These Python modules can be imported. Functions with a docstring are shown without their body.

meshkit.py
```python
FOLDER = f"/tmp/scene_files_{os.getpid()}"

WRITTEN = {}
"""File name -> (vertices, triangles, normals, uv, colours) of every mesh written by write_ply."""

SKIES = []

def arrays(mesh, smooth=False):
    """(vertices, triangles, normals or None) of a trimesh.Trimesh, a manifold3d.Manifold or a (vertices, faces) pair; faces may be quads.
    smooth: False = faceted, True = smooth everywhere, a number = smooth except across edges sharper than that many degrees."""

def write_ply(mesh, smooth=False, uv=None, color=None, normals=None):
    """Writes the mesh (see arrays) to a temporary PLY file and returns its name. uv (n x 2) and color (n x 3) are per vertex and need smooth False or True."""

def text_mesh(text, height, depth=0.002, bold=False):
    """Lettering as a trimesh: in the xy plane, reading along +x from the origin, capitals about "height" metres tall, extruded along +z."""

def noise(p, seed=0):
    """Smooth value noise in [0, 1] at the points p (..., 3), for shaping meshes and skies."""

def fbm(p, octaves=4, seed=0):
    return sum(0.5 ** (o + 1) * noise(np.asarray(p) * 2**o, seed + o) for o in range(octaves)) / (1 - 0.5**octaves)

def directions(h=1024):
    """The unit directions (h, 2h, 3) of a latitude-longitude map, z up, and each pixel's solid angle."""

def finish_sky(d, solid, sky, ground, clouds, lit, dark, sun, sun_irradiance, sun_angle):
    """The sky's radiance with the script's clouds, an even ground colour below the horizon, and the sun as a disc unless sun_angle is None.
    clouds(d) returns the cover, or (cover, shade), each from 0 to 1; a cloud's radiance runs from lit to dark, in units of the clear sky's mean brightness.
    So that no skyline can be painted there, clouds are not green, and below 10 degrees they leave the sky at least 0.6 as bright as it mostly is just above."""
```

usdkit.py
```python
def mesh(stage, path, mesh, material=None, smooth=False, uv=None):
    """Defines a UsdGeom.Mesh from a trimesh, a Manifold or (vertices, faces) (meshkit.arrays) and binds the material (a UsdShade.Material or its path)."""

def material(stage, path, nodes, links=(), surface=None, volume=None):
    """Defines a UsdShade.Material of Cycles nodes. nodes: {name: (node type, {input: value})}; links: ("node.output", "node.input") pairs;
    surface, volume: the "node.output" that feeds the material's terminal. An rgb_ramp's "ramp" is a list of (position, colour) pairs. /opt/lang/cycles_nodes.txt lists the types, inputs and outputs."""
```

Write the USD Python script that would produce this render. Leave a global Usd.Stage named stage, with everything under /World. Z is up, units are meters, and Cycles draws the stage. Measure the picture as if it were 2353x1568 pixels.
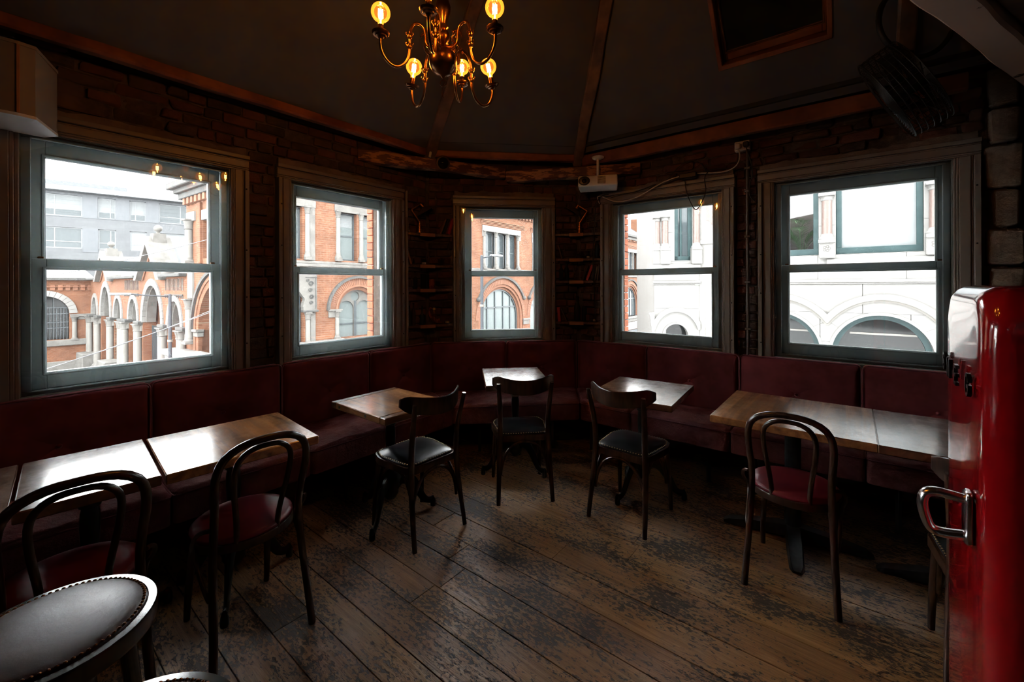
import math, random
import numpy as np
import trimesh
from shapely.geometry import Polygon, Point, box as sbox, LineString
from shapely.ops import unary_union
from pxr import Usd, UsdGeom, UsdLux, Gf, Sdf, UsdShade
import usdkit, meshkit

stage = Usd.Stage.CreateInMemory()
UsdGeom.SetStageUpAxis(stage, 'Z'); UsdGeom.SetStageMetersPerUnit(stage, 1.0)
UsdGeom.Xform.Define(stage, '/World'); UsdGeom.Scope.Define(stage, '/World/Looks')
PI = math.pi
rng = np.random.default_rng(7); random.seed(7)

# ---------------------------------------------------------------- camera, sky, exposure
EYE = 1.53                                   # camera height; the bay's back wall runs along x
YAW, ROLL = math.radians(6.5), math.radians(0.205)
cam = UsdGeom.Camera.Define(stage, '/World/camera')
fwd = np.array([math.sin(YAW), math.cos(YAW), 0]); rgt = np.array([math.cos(YAW), -math.sin(YAW), 0]); upv = np.array([0, 0, 1.])
r_ = math.cos(ROLL)*rgt - math.sin(ROLL)*upv; u_ = math.sin(ROLL)*rgt + math.cos(ROLL)*upv
cam.AddTransformOp().Set(Gf.Matrix4d(*[float(v) for row in ((*r_, 0), (*u_, 0), (*(-fwd), 0), (0, 0, EYE, 1)) for v in row]))
cam.CreateHorizontalApertureAttr(36.0); cam.CreateVerticalApertureAttr(36.0*1568/2353)
cam.CreateFocalLengthAttr(36.0*964.1/2353)
cam.CreateVerticalApertureOffsetAttr(-(784-656.03)*36.0/2353)
cam.CreateClippingRangeAttr(Gf.Vec2f(0.05, 1000))
cam.CreateExposureAttr(2.55)
sky = UsdLux.DomeLight.Define(stage, '/World/overcast_sky')
sky.CreateColorAttr(Gf.Vec3f(0.97, 0.99, 1.0)); sky.CreateIntensityAttr(1.0)
FILAMENT = 40.0                             # chandelier filament strength

# ---------------------------------------------------------------- frames of the three bay walls: x along the wall, y outwards, z up
R2 = math.sqrt(.5)
def frame(ex, ey, o=(0, 0, 0)):
    m = np.eye(4); m[:3, 0] = ex; m[:3, 1] = ey; m[:3, 3] = o; return m
FL = frame((R2, R2, 0), (-R2, R2, 0)); FM = np.eye(4); FR = frame((R2, -R2, 0), (R2, R2, 0))
DL, DM, DR = 3.41, 4.44, 4.01                # distances of the wall faces
def tr(x, y, z): m = np.eye(4); m[:3, 3] = (x, y, z); return m
def rz(a, o=(0, 0, 0)):
    c, s = math.cos(a), math.sin(a); return frame((c, s, 0), (-s, c, 0), o)
def axm(p, axis, up=(0, 0, 1)):
    """4x4 whose z is AXIS at p."""
    z = np.array(axis, float); z /= np.linalg.norm(z); x = np.cross(up, z)
    if np.linalg.norm(x) < 1e-6: x = np.array([1., 0, 0])
    x /= np.linalg.norm(x); m = np.eye(4); m[:3, 0] = x; m[:3, 1] = np.cross(z, x); m[:3, 2] = z; m[:3, 3] = p; return m

# ---------------------------------------------------------------- mesh builder
from scipy.spatial import ConvexHull
def _chamfer_faces():
    pts = []
    for ax in range(3):
        for sx in (-1, 1):
            for sy in (-1, 1):
                for sz in (-1, 1):
                    p = np.array([sx, sy, sz], float)*.7; p[ax] = np.sign(p[ax]); pts.append(p)
    pts = np.array(pts); h = ConvexHull(pts); f = h.simplices.copy()
    for i, t in enumerate(f):
        n = np.cross(pts[t[1]]-pts[t[0]], pts[t[2]]-pts[t[0]])
        if n @ h.equations[i][:3] < 0: f[i] = t[::-1]
    return np.sign(pts), np.repeat(np.eye(3), 8, axis=0), f
CH_S, CH_A, CH_F = _chamfer_faces()
BX_V = np.array([(x, y, z) for x in (0, 1) for y in (0, 1) for z in (0, 1)], float)
BX_F = np.array([(0,1,3),(0,3,2),(4,6,7),(4,7,5),(0,4,5),(0,5,1),(2,3,7),(2,7,6),(0,2,6),(0,6,4),(1,5,7),(1,7,3)])

class M:
    def __init__(s): s.v, s.f, s.n = [], [], 0
    def add(s, v, f, T=None):
        v = np.asarray(v, float); f = np.asarray(f, int)
        if f.shape[1] == 4: f = np.vstack([f[:, [0, 1, 2]], f[:, [0, 2, 3]]])
        if T is not None:
            v = v @ T[:3, :3].T + T[:3, 3]
            if np.linalg.det(T[:3, :3]) < 0: f = f[:, ::-1]
        s.v.append(v); s.f.append(f + s.n); s.n += len(v); return s
    def merge(s, o, T=None):
        v, f = o.arr(); return s.add(v, f, T)
    def arr(s): return np.vstack(s.v), np.vstack(s.f)
    def box(s, x0, x1, y0, y1, z0, z1, b=0, T=None, jit=0):
        lo = np.array([min(x0, x1), min(y0, y1), min(z0, z1)]); hi = np.array([max(x0, x1), max(y0, y1), max(z0, z1)])
        if b <= 0: return s.add(lo + BX_V*(hi-lo), BX_F, T)
        c, h = (lo+hi)/2, (hi-lo)/2; b = min(b, .45*min(hi-lo))
        v = c + CH_S*(h - b*(1-CH_A))
        if jit: v = v + rng.uniform(-jit, jit, v.shape)
        return s.add(v, CH_F, T)
    def tube(s, pts, r, n=8, closed=False, T=None, cap=True, flat=None):
        """Sweep; r number or per point; flat=(a,b) scales the section along side and normal."""
        p = np.asarray(pts, float); k = len(p); r = np.broadcast_to(np.asarray(r, float), (k,))
        t = (np.roll(p, -1, 0)-np.roll(p, 1, 0)) if closed else np.gradient(p, axis=0)
        t /= np.linalg.norm(t, axis=1, keepdims=True)+1e-12
        up = np.array([0, 0, 1.]) if abs(t[0, 2]) < .9 else np.array([1., 0, 0])
        a = np.cross(t[0], up); a /= np.linalg.norm(a); A = []
        for i in range(k):
            a = a - t[i]*(a @ t[i]); a /= np.linalg.norm(a)+1e-12; A.append(a)
        A = np.array(A); B = np.cross(t, A); g = np.arange(n)*2*PI/n; fa, fb = flat or (1, 1)
        v = p[:, None] + r[:, None, None]*(fa*np.cos(g)[None, :, None]*A[:, None] + fb*np.sin(g)[None, :, None]*B[:, None])
        f = []; m = k if closed else k-1
        for i in range(m):
            for j in range(n):
                i2, j2 = (i+1) % k, (j+1) % n
                f.append((i*n+j, i*n+j2, i2*n+j2, i2*n+j))
        v = v.reshape(-1, 3); f = [(q[0], q[3], q[2], q[1]) for q in f]; f = np.array(f)[:, ::-1]
        tri = np.vstack([f[:, [0, 1, 2]], f[:, [0, 2, 3]]])
        if not closed and cap:
            v = np.vstack([v, p[0], p[-1]]); a0, a1 = k*n, k*n+1
            c = [(a0, (j+1) % n, j) for j in range(n)] + [(a1, (k-1)*n+j, (k-1)*n+(j+1) % n) for j in range(n)]
            tri = np.vstack([tri, c])
        return s.add(v, tri, T)
    def cyl(s, p0, p1, r0, r1=None, n=12, T=None):
        return s.tube([p0, p1], [r0, r0 if r1 is None else r1], n, T=T)
    def lathe(s, prof, n=20, T=None):
        """prof: (r, z) from bottom to top."""
        p = np.asarray(prof, float); k = len(p); g = np.arange(n)*2*PI/n
        v = np.stack([p[:, 0, None]*np.cos(g), p[:, 0, None]*np.sin(g), np.repeat(p[:, 1, None], n, 1)], -1).reshape(-1, 3)
        f = [(i*n+j, i*n+(j+1) % n, (i+1)*n+(j+1) % n, (i+1)*n+j) for i in range(k-1) for j in range(n)]
        f = np.array(f); tri = np.vstack([f[:, [0, 1, 2]], f[:, [0, 2, 3]]])
        v = np.vstack([v, [0, 0, p[0, 1]], [0, 0, p[-1, 1]]])
        c = [(k*n, (j+1) % n, j) for j in range(n)] + [(k*n+1, (k-1)*n+j, (k-1)*n+(j+1) % n) for j in range(n)]
        return s.add(v, np.vstack([tri, c]), T)
    def prism(s, poly, y0, y1, T=None, plane='xz'):
        """shapely polygon in x,z extruded along y (plane xz) or in x,y along z (plane xy)."""
        for g in getattr(poly, 'geoms', [poly]):
            if g.is_empty or g.area < 1e-9: continue
            m = trimesh.creation.extrude_polygon(g, abs(y1-y0), engine='earcut')
            v = np.array(m.vertices); f = np.array(m.faces)
            if plane == 'xz':
                v = np.stack([v[:, 0], min(y0, y1)+v[:, 2], v[:, 1]], 1); f = f[:, ::-1]
            else: v[:, 2] += min(y0, y1)
            s.add(v, f, T)
        return s
    def sphere(s, c, r, n=12, sc=(1, 1, 1), T=None):
        a = np.linspace(-PI/2, PI/2, n); m = M().lathe([(max(1e-5, math.cos(t)), math.sin(t)) for t in a], 2*n)
        v, f = m.arr(); return s.add(v*r*np.array(sc)+np.array(c), f, T)
    def hull(s, pts, T=None):
        h = ConvexHull(np.asarray(pts, float)); p = np.asarray(pts, float); f = h.simplices.copy()
        for i, t in enumerate(f):
            if np.cross(p[t[1]]-p[t[0]], p[t[2]]-p[t[0]]) @ h.equations[i][:3] < 0: f[i] = t[::-1]
        return s.add(p, f, T)
    def rbox(s, x0, x1, y0, y1, z0, z1, r, k=4, m=4, T=None, fn=None):
        """Box with round edges of radius r, k steps per quarter, m flat divisions; fn displaces vertices."""
        lo, hi = np.array([x0, y0, z0], float), np.array([x1, y1, z1], float); c, h = (lo+hi)/2, (hi-lo)/2
        r = min(r, min(h)*.98); ts = [(math.tan((i/k-1)*PI/4), -1) for i in range(k)] + [(0, -1+2*i/m) for i in range(m+1)] + [(math.tan((i+1)/k*PI/4), 1) for i in range(k)]
        n = len(ts); V, F = [], []; base = 0
        for ax in range(3):
            for sg in (-1, 1):
                a1, a2 = (ax+1) % 3, (ax+2) % 3
                for ta, oa in ts:
                    for tb, ob in ts:
                        d = np.zeros(3); o = np.zeros(3); d[ax] = sg; d[a1] = ta; d[a2] = tb; o[ax] = sg; o[a1] = oa; o[a2] = ob
                        V.append(c + o*(h-r) + r*d/np.linalg.norm(d))
                for i in range(n-1):
                    for j in range(n-1):
                        q = (base+i*n+j, base+(i+1)*n+j, base+(i+1)*n+j+1, base+i*n+j+1); F.append(q if sg > 0 else q[::-1])
                base += n*n
        V = np.array(V)
        if fn is not None: V = fn(V)
        F = np.array(F); tri = np.vstack([F[:, [0, 1, 2]], F[:, [0, 2, 3]]])
        mm = trimesh.Trimesh(V, tri, process=False); mm.merge_vertices(digits_vertex=6)
        mm.update_faces(mm.nondegenerate_faces())
        return s.add(np.array(mm.vertices), np.array(mm.faces), T)

def arcpts(cx, cz, r, a0, a1, n, y=None):
    a = np.linspace(math.radians(a0), math.radians(a1), n)
    return [(cx+r*math.cos(t), cz+r*math.sin(t)) if y is None else (cx+r*math.cos(t), y, cz+r*math.sin(t)) for t in a]
def archpoly(cx, spring, r, base, rise=None, n=28):
    """Opening: straight sides from base up to spring, then half an ellipse."""
    rise = r if rise is None else rise
    return Polygon([(cx-r, base)] + [(cx-r*math.cos(t), spring+rise*math.sin(t)) for t in np.linspace(0, PI, n)] + [(cx+r, base)])
def archring(cx, spring, r0, r1, base=None, rise0=None, rise1=None, n=28):
    b = spring if base is None else base
    return archpoly(cx, spring, r1, b, rise1, n).difference(archpoly(cx, spring, r0, b-1, rise0, n))
def spline(pts, n=40):
    from scipy.interpolate import CubicSpline
    p = np.asarray(pts, float); d = np.r_[0, np.cumsum(np.linalg.norm(np.diff(p, axis=0), axis=1))]
    return CubicSpline(d, p)(np.linspace(0, d[-1], n))

# ---------------------------------------------------------------- prims
_used = {}
def path_for(parent, name):
    base = str(parent.GetPath()) if parent is not None else '/World'
    k = (base, name); i = _used.get(k, 0); _used[k] = i+1
    return f'{base}/{name}' if i == 0 else f'{base}/{name}_{i:03d}'
def keys(p, label=None, cat=None, group=None, kind=None):
    for k, v in (('label', label), ('category', cat), ('group', group), ('kind', kind)):
        if v: p.SetCustomDataByKey(k, v)
    return p
def obj(name, m, mat, parent=None, smooth=False, **kw):
    g = usdkit.mesh(stage, path_for(parent, name), m.arr() if isinstance(m, M) else m, mat, smooth=smooth)
    return keys(g.GetPrim(), **kw)
def setmat(x, T):
    x.ClearXformOpOrder(); x.AddTransformOp().Set(Gf.Matrix4d(*[float(v) for v in np.asarray(T).T.ravel()]))
def thing(name, label, cat, T=None, group=None, kind=None, parent=None):
    x = UsdGeom.Xform.Define(stage, path_for(parent, name))
    if T is not None: setmat(x, T)
    return keys(x.GetPrim(), label, cat, group, kind)
def group_part(name, parent):
    return UsdGeom.Xform.Define(stage, path_for(parent, name)).GetPrim()
def copy(src, T, label, group=None):
    was = src.GetCustomData(); nm = src.GetName()
    x = UsdGeom.Xform.Define(stage, path_for(None, nm))
    x.GetPrim().GetReferences().AddInternalReference(src.GetPath()); x.GetPrim().SetInstanceable(True)
    setmat(x, T); keys(x.GetPrim(), label, was['category'], group or was.get('group')); return x.GetPrim()
def lone(name, m, mat, label, cat, smooth=False, group=None, kind=None, T=None):
    """A thing that is one mesh."""
    p = obj(name, m, mat, None, smooth, label=label, cat=cat, group=group, kind=kind)
    if T is not None: setmat(UsdGeom.Xformable(p), T)
    return p
# ---------------------------------------------------------------- materials
def mat(name, nodes, links, surface='p.BSDF'):
    return usdkit.material(stage, '/World/Looks/'+name, nodes, links, surface=surface)
def plain(name, col, rough=.5, metal=0., **kw):
    return mat(name, {'p': ('principled_bsdf', dict(base_color=col, roughness=rough, metallic=metal, **kw))}, [])
def noisy(name, c1, c2, scale=8., rough=.5, metal=0., bump=0., bscale=None, detail=5., lo=.35, hi=.65, stretch=(1, 1, 1), rnd=0., coat=0., rough2=None, pos=False, dist=.003, **kw):
    """Two colours mixed by noise in object space; rnd varies brightness per object."""
    co = 'g.position' if pos else 't.object'
    N = {('g' if pos else 't'): (('geometry', {}) if pos else ('texture_coordinate', {})), 'm': ('mapping', dict(scale=stretch)), 'n': ('noise_texture', dict(scale=scale, detail=detail, roughness=.6)),
         'r': ('rgb_ramp', dict(ramp=[(lo, c1), (hi, c2)])), 'p': ('principled_bsdf', dict(roughness=rough, metallic=metal, coat_weight=coat, coat_roughness=.12, **kw))}
    L = [(co, 'm.vector'), ('m.vector', 'n.vector'), ('n.fac', 'r.fac')]; out = 'r.color'
    if rnd:
        N['o'] = ('object_info', {}); N['mr'] = ('map_range', dict(from_min=0., from_max=1., to_min=1-rnd, to_max=1+rnd)); N['h'] = ('hsv', {})
        L += [('o.random', 'mr.value'), ('mr.result', 'h.value'), (out, 'h.color')]; out = 'h.color'
    L.append((out, 'p.base_color'))
    if rough2 is not None:
        N['rr'] = ('map_range', dict(from_min=lo, from_max=hi, to_min=rough, to_max=rough2, clamp=True)); L += [('n.fac', 'rr.value'), ('rr.result', 'p.roughness')]
    if bump:
        N['n2'] = ('noise_texture', dict(scale=bscale or scale*3, detail=6., roughness=.65)); N['b'] = ('bump', dict(strength=bump, distance=dist))
        L += [('m.vector', 'n2.vector'), ('n2.fac', 'b.height'), ('b.normal', 'p.normal')]
    return mat(name, N, L)
def emit(name, col, strength):
    return mat(name, {'e': ('emission', dict(color=col, strength=strength))}, [], 'e.emission')
def pane(name, tint=(1, 1, 1), rough=0., ior=1.5, dirt=0., dirtcol=(.8, .8, .8)):
    N = {'t': ('transparent_bsdf', dict(color=tint)), 'g': ('glossy_bsdf', dict(color=(1, 1, 1), roughness=rough)), 'f': ('fresnel', dict(IOR=ior)), 'm': ('mix_closure', {})}
    L = [('f.fac', 'm.fac'), ('t.BSDF', 'm.closure1'), ('g.BSDF', 'm.closure2')]; out = 'm.closure'
    if dirt:
        N['d'] = ('translucent_bsdf', dict(color=dirtcol)); N['m2'] = ('mix_closure', dict(fac=dirt))
        L += [(out, 'm2.closure1'), ('d.BSDF', 'm2.closure2')]; out = 'm2.closure'
    return mat(name, N, L, out)

def floor_mat():
    N = {'g': ('geometry', {}), 'o': ('object_info', {}), 'c': ('combine_xyz', {}), 'ml': ('math', dict(math_type='multiply', value2=37.)),
         'ad': ('vector_math', dict(math_type='add')), 'm1': ('mapping', dict(rotation=(0, 0, PI/4))), 'ms': ('mapping', dict(scale=(1.6, 26., 5.))),
         'grain': ('noise_texture', dict(scale=2.6, detail=8., roughness=.65, distortion=.6)),
         'wood': ('rgb_ramp', dict(ramp=[(.28, (.135, .070, .036)), (.5, (.29, .165, .088)), (.72, (.43, .26, .15))])),
         'mp': ('mapping', dict(scale=(1., 1.9, 1.))), 'patch': ('noise_texture', dict(scale=2.1, detail=3., roughness=.55)),
         'fleck': ('noise_texture', dict(scale=34., detail=7., roughness=.7, distortion=.3)),
         'sum': ('math', dict(math_type='multiply_add', value2=.62)),
         'thr': ('rgb_ramp', dict(ramp=[(.82, (0, 0, 0)), (.865, (1, 1, 1))])),
         'paint': ('rgb_ramp', dict(ramp=[(.3, (.030, .022, .016)), (.7, (.075, .052, .037))])),
         'mix': ('mix_color', {}), 'var': ('map_range', dict(to_min=.78, to_max=1.15)), 'h': ('hsv', dict(saturation=1.18)),
         'hue': ('map_range', dict(to_min=.495, to_max=.507)), 'big': ('noise_texture', dict(scale=.55, detail=2.)), 'bigr': ('map_range', dict(from_min=.35, from_max=.65, to_min=-.09, to_max=.1)),
         'rough': ('mix_float', dict(a=.36, b=.50)), 'bh': ('math', dict(math_type='multiply_add', value2=-.35)), 'b': ('bump', dict(strength=.5, distance=.004)), 'p': ('principled_bsdf', dict(specular_ior_level=.42))}
    L = [('g.position', 'm1.vector'), ('o.random', 'ml.value1'), ('ml.value', 'c.x'), ('ml.value', 'c.z'), ('m1.vector', 'ad.vector1'), ('c.vector', 'ad.vector2'),
         ('ad.vector', 'ms.vector'), ('ms.vector', 'grain.vector'), ('grain.fac', 'wood.fac'),
         ('m1.vector', 'mp.vector'), ('mp.vector', 'patch.vector'), ('mp.vector', 'fleck.vector'), ('patch.fac', 'sum.value1'), ('g.position', 'big.vector'), ('big.fac', 'bigr.value'),
         ('fleck.fac', 'sum.value3'), ('sum.value', 'thr.fac'), ('grain.fac', 'paint.fac'),
         ('thr.color', 'mix.fac'), ('wood.color', 'mix.a'), ('paint.color', 'mix.b'), ('mix.result', 'h.color'), ('o.random', 'var.value'), ('var.result', 'h.value'), ('o.random', 'hue.value'), ('hue.result', 'h.hue'),
         ('h.color', 'p.base_color'), ('thr.color', 'rough.fac'), ('rough.result', 'p.roughness'), ('thr.color', 'bh.value1'), ('grain.fac', 'bh.value3'), ('bh.value', 'b.height'), ('b.normal', 'p.normal')]
    return mat('worn_floorboards', N, L)
def tablewood(name, dark, light, scale=(30, 2, 30), rough=.22):
    N = {'t': ('texture_coordinate', {}), 'o': ('object_info', {}), 'c': ('combine_xyz', {}), 'ml': ('math', dict(math_type='multiply', value2=11.)), 'ad': ('vector_math', dict(math_type='add')),
         'm': ('mapping', dict(scale=scale)), 'n': ('noise_texture', dict(scale=.55, detail=5., roughness=.6, distortion=.8)), 'f': ('noise_texture', dict(scale=4., detail=6.)),
         'r': ('rgb_ramp', dict(ramp=[(.3, dark), (.5, tuple((a+b)/2 for a, b in zip(dark, light))), (.68, light)])),
         's': ('noise_texture', dict(scale=9., detail=5., roughness=.7)), 'sr': ('map_range', dict(from_min=.3, from_max=.7, to_min=rough*.8, to_max=rough*1.35)),
         'b': ('bump', dict(strength=.06, distance=.002)), 'p': ('principled_bsdf', dict(specular_ior_level=.6, coat_weight=.85, coat_roughness=.17, coat_ior=1.65))}
    L = [('o.random', 'ml.value1'), ('ml.value', 'c.x'), ('t.object', 'ad.vector1'), ('c.vector', 'ad.vector2'), ('ad.vector', 'm.vector'), ('m.vector', 'n.vector'), ('m.vector', 'f.vector'),
         ('n.fac', 'r.fac'), ('r.color', 'p.base_color'), ('t.object', 's.vector'), ('s.fac', 'sr.value'), ('sr.result', 'p.roughness'), ('f.fac', 'b.height'), ('b.normal', 'p.normal')]
    return mat(name, N, L)
def brickwall(name, c1, c2, mortar, w=.225, h=.075, stain=.25):
    """Brick courses too far off to pick apart, laid in the local x,z plane."""
    N = {'t': ('texture_coordinate', {}), 's': ('separate_xyz', {}), 'c': ('combine_xyz', {}), 'b': ('brick_texture', dict(color1=c1, color2=c2, mortar=mortar, scale=1., brick_width=w, row_height=h, mortar_size=.008, mortar_smooth=.3, bias=0.)),
         'n': ('noise_texture', dict(scale=1.3, detail=6., roughness=.65)), 'mr': ('map_range', dict(from_min=.3, from_max=.7, to_min=1-stain, to_max=1+stain)), 'h': ('hsv', {}), 'p': ('principled_bsdf', dict(roughness=.9, specular_ior_level=.2))}
    L = [('t.object', 's.vector'), ('s.x', 'c.x'), ('s.z', 'c.y'), ('c.vector', 'b.vector'), ('t.object', 'n.vector'), ('n.fac', 'mr.value'), ('mr.result', 'h.value'), ('b.color', 'h.color'), ('h.color', 'p.base_color')]
    return mat(name, N, L)

MAT = {}
MAT['floor'] = floor_mat()
MAT['table'] = tablewood('table_wood', (0.119, 0.048, 0.020), (.50, .215, .07))
MAT['table_dark'] = tablewood('table_wood_dark', (0.070, 0.028, 0.014), (0.196, 0.084, 0.039))
MAT['table_edge'] = tablewood('table_edge_wood', (.075, .032, .015), (.26, .11, .042), (2, 30, 30))
MAT['plug'] = plain('plug_wood', (.012, .007, .005), .5)
MAT['iron'] = noisy('black_cast_iron', (.012, .016, .017), (.03, .036, .036), 20, .34, metal=.35, bump=.12)
MAT['blacksteel'] = noisy('black_powder_coat', (.014, .017, .019), (.03, .034, .036), 40, .45, metal=.2, bump=.1)
MAT['bentwood'] = noisy('bentwood_dark', (.018, .008, .005), (.055, .024, .014), 7, .26, stretch=(3, 3, 1), coat=.5)
MAT['chairwood'] = noisy('bistro_chair_wood', (.022, .009, .005), (.07, .028, .014), 8, .28, stretch=(4, 4, 1), coat=.5)
MAT['blackleather'] = noisy('black_leather', (.008, .010, .012), (.018, .021, .023), 9, .27, bump=.10, bscale=120)
MAT['stud'] = plain('brass_studs', (.62, .46, .24), .28, 1.)
MAT['redvinyl'] = noisy('maroon_vinyl', (0.154, 0.014, 0.022), (0.224, 0.022, 0.034), 5, .36, bump=.06, bscale=150)
MAT['stoolleather'] = noisy('oxblood_leather', (.024, .010, .011), (.050, .021, .022), 6, .36, bump=.25, bscale=45, rough2=.5, specular_ior_level=.34)
MAT['gloss_black'] = noisy('black_lacquer', (.010, .009, .009), (.02, .017, .016), 10, .16, coat=.6)
MAT['velvet'] = noisy('maroon_velvet', (.095, .016, .017), (.19, .036, .040), 4, .8, bump=.10, bscale=300, sheen_weight=.7, sheen_roughness=.3, sheen_tint=(.9, .5, .6), specular_ior_level=.15)
MAT['piping'] = plain('maroon_piping', (0.154, 0.031, 0.042), .5)
MAT['seatleather'] = noisy('maroon_seat_leather', (.15, .040, .043), (.28, .092, .088), 4, .25, bump=.9, bscale=5, rough2=.38, dist=.03)
MAT['bench_frame'] = plain('black_bench_frame', (.012, .011, .011), .5)
MAT['paint_tan'] = noisy('casing_paint', (0.182, 0.147, 0.119), (.18, .15, .125), 3, .42, bump=.08, stretch=(1, 1, 1), pos=True)
MAT['paint_grey'] = noisy('sash_paint', (0.161, 0.203, 0.203), (0.217, 0.266, 0.263), 3, .32, bump=.05, pos=True)
MAT['paint_shadow'] = plain('dark_gap', (.015, .015, .015), .8)  # near-black colour in place of the shade inside gaps
MAT['mortar'] = noisy('old_mortar', (.045, .030, .022), (0.119, 0.084, 0.062), 12, .95, bump=.8, bscale=30, pos=True, dist=.012)
MAT['plaster'] = noisy('rough_render', (0.119, 0.081, 0.056), (0.196, 0.140, 0.098), 7, .9, bump=.7, bscale=18, pos=True, dist=.012)
MAT['brick_a'] = noisy('old_brick_red', (0.074, 0.024, 0.014), (0.120, 0.041, 0.022), 9, .85, bump=.8, bscale=26, pos=True, rnd=.35, dist=.012)
MAT['brick_b'] = noisy('old_brick_brown', (0.053, 0.029, 0.018), (0.090, 0.049, 0.030), 8, .88, bump=.9, bscale=20, pos=True, rnd=.3, dist=.014)
MAT['brick_c'] = noisy('old_brick_sooty', (0.031, 0.018, 0.014), (0.095, 0.048, 0.029), 8, .9, bump=.9, bscale=20, pos=True, rnd=.3, dist=.014)
MAT['ceiling'] = noisy('ceiling_paint', (.060, .058, .064), (.072, .070, .077), 2, .75, bump=.12, bscale=60, pos=True)
MAT['beam'] = noisy('stained_beam', (0.126, 0.036, 0.015), (0.266, 0.087, 0.034), 5, .42, bump=.35, bscale=12, pos=True, dist=.006)
MAT['rafter'] = noisy('old_rafter', (.055, .030, .017), (0.182, 0.101, 0.056), 5, .6, bump=.5, bscale=10, pos=True, dist=.008)
MAT['peeling'] = noisy('peeling_lintel', (0.084, 0.025, 0.013), (0.364, 0.161, 0.063), 7, .6, detail=9, lo=.47, hi=.53, stretch=(1, 1, 4), bump=.5, bscale=12, pos=True, dist=.008)
MAT['whitewash'] = noisy('whitewashed_beam', (0.049, 0.031, 0.021), (0.588, 0.462, 0.378), 5, .8, detail=10, lo=.29, hi=.33, bump=.5, bscale=9, pos=True, dist=.01)
MAT['teal'] = plain('dark_teal_paint', (.012, .022, .032), .6)
MAT['rear'] = plain('dark_room_paint', (.045, .038, .034), .8)
MAT['pane'] = pane('window_glass', (.985, .99, .988), dirt=.004)
MAT['glaze'] = pane('secondary_glazing', (.985, .99, .99), dirt=.004)
MAT['brass'] = noisy('aged_brass', (.30, .12, .035), (.52, .24, .085), 18, .24, metal=1.)
MAT['bronze'] = noisy('bronze_dark', (.16, .07, .028), (.30, .13, .05), 14, .27, metal=1.)
N_ = {'t': ('transparent_bsdf', dict(color=(1., .62, .22))), 'g': ('glossy_bsdf', dict(color=(1, 1, 1), roughness=.02)), 'f': ('fresnel', dict(IOR=1.5)), 'm': ('mix_closure', {}), 'e': ('emission', dict(color=(1., .33, .04), strength=.08)), 'a': ('add_closure', {})}
MAT['bulbglass'] = mat('amber_bulb_glass', N_, [('f.fac', 'm.fac'), ('t.BSDF', 'm.closure1'), ('g.BSDF', 'm.closure2'), ('m.closure', 'a.closure1'), ('e.emission', 'a.closure2')], 'a.closure')
MAT['filament'] = emit('glowing_filament', (1., .50, .15), FILAMENT)
MAT['red'] = plain('red_enamel', (.36, .004, .007), .13, coat_weight=.7, coat_roughness=.04)
MAT['chrome'] = plain('brushed_chrome', (.62, .63, .64), .2, 1.)
MAT['darkmetal'] = plain('dark_badge_metal', (.035, .045, .042), .3, .8)
MAT['rubber'] = plain('black_rubber', (.012, .012, .012), .7)
MAT['whiteplastic'] = noisy('white_plastic', (.62, .60, .57), (.70, .68, .65), 3, .45, bump=.03)
MAT['speaker'] = noisy('cream_speaker_paint', (.20, .165, .13), (.235, .195, .155), 3, .5, bump=.05, bscale=200)
MAT['blackplastic'] = plain('black_plastic', (.012, .012, .013), .35)
MAT['blackglass'] = plain('black_glass', (.004, .005, .006), .05)
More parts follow.
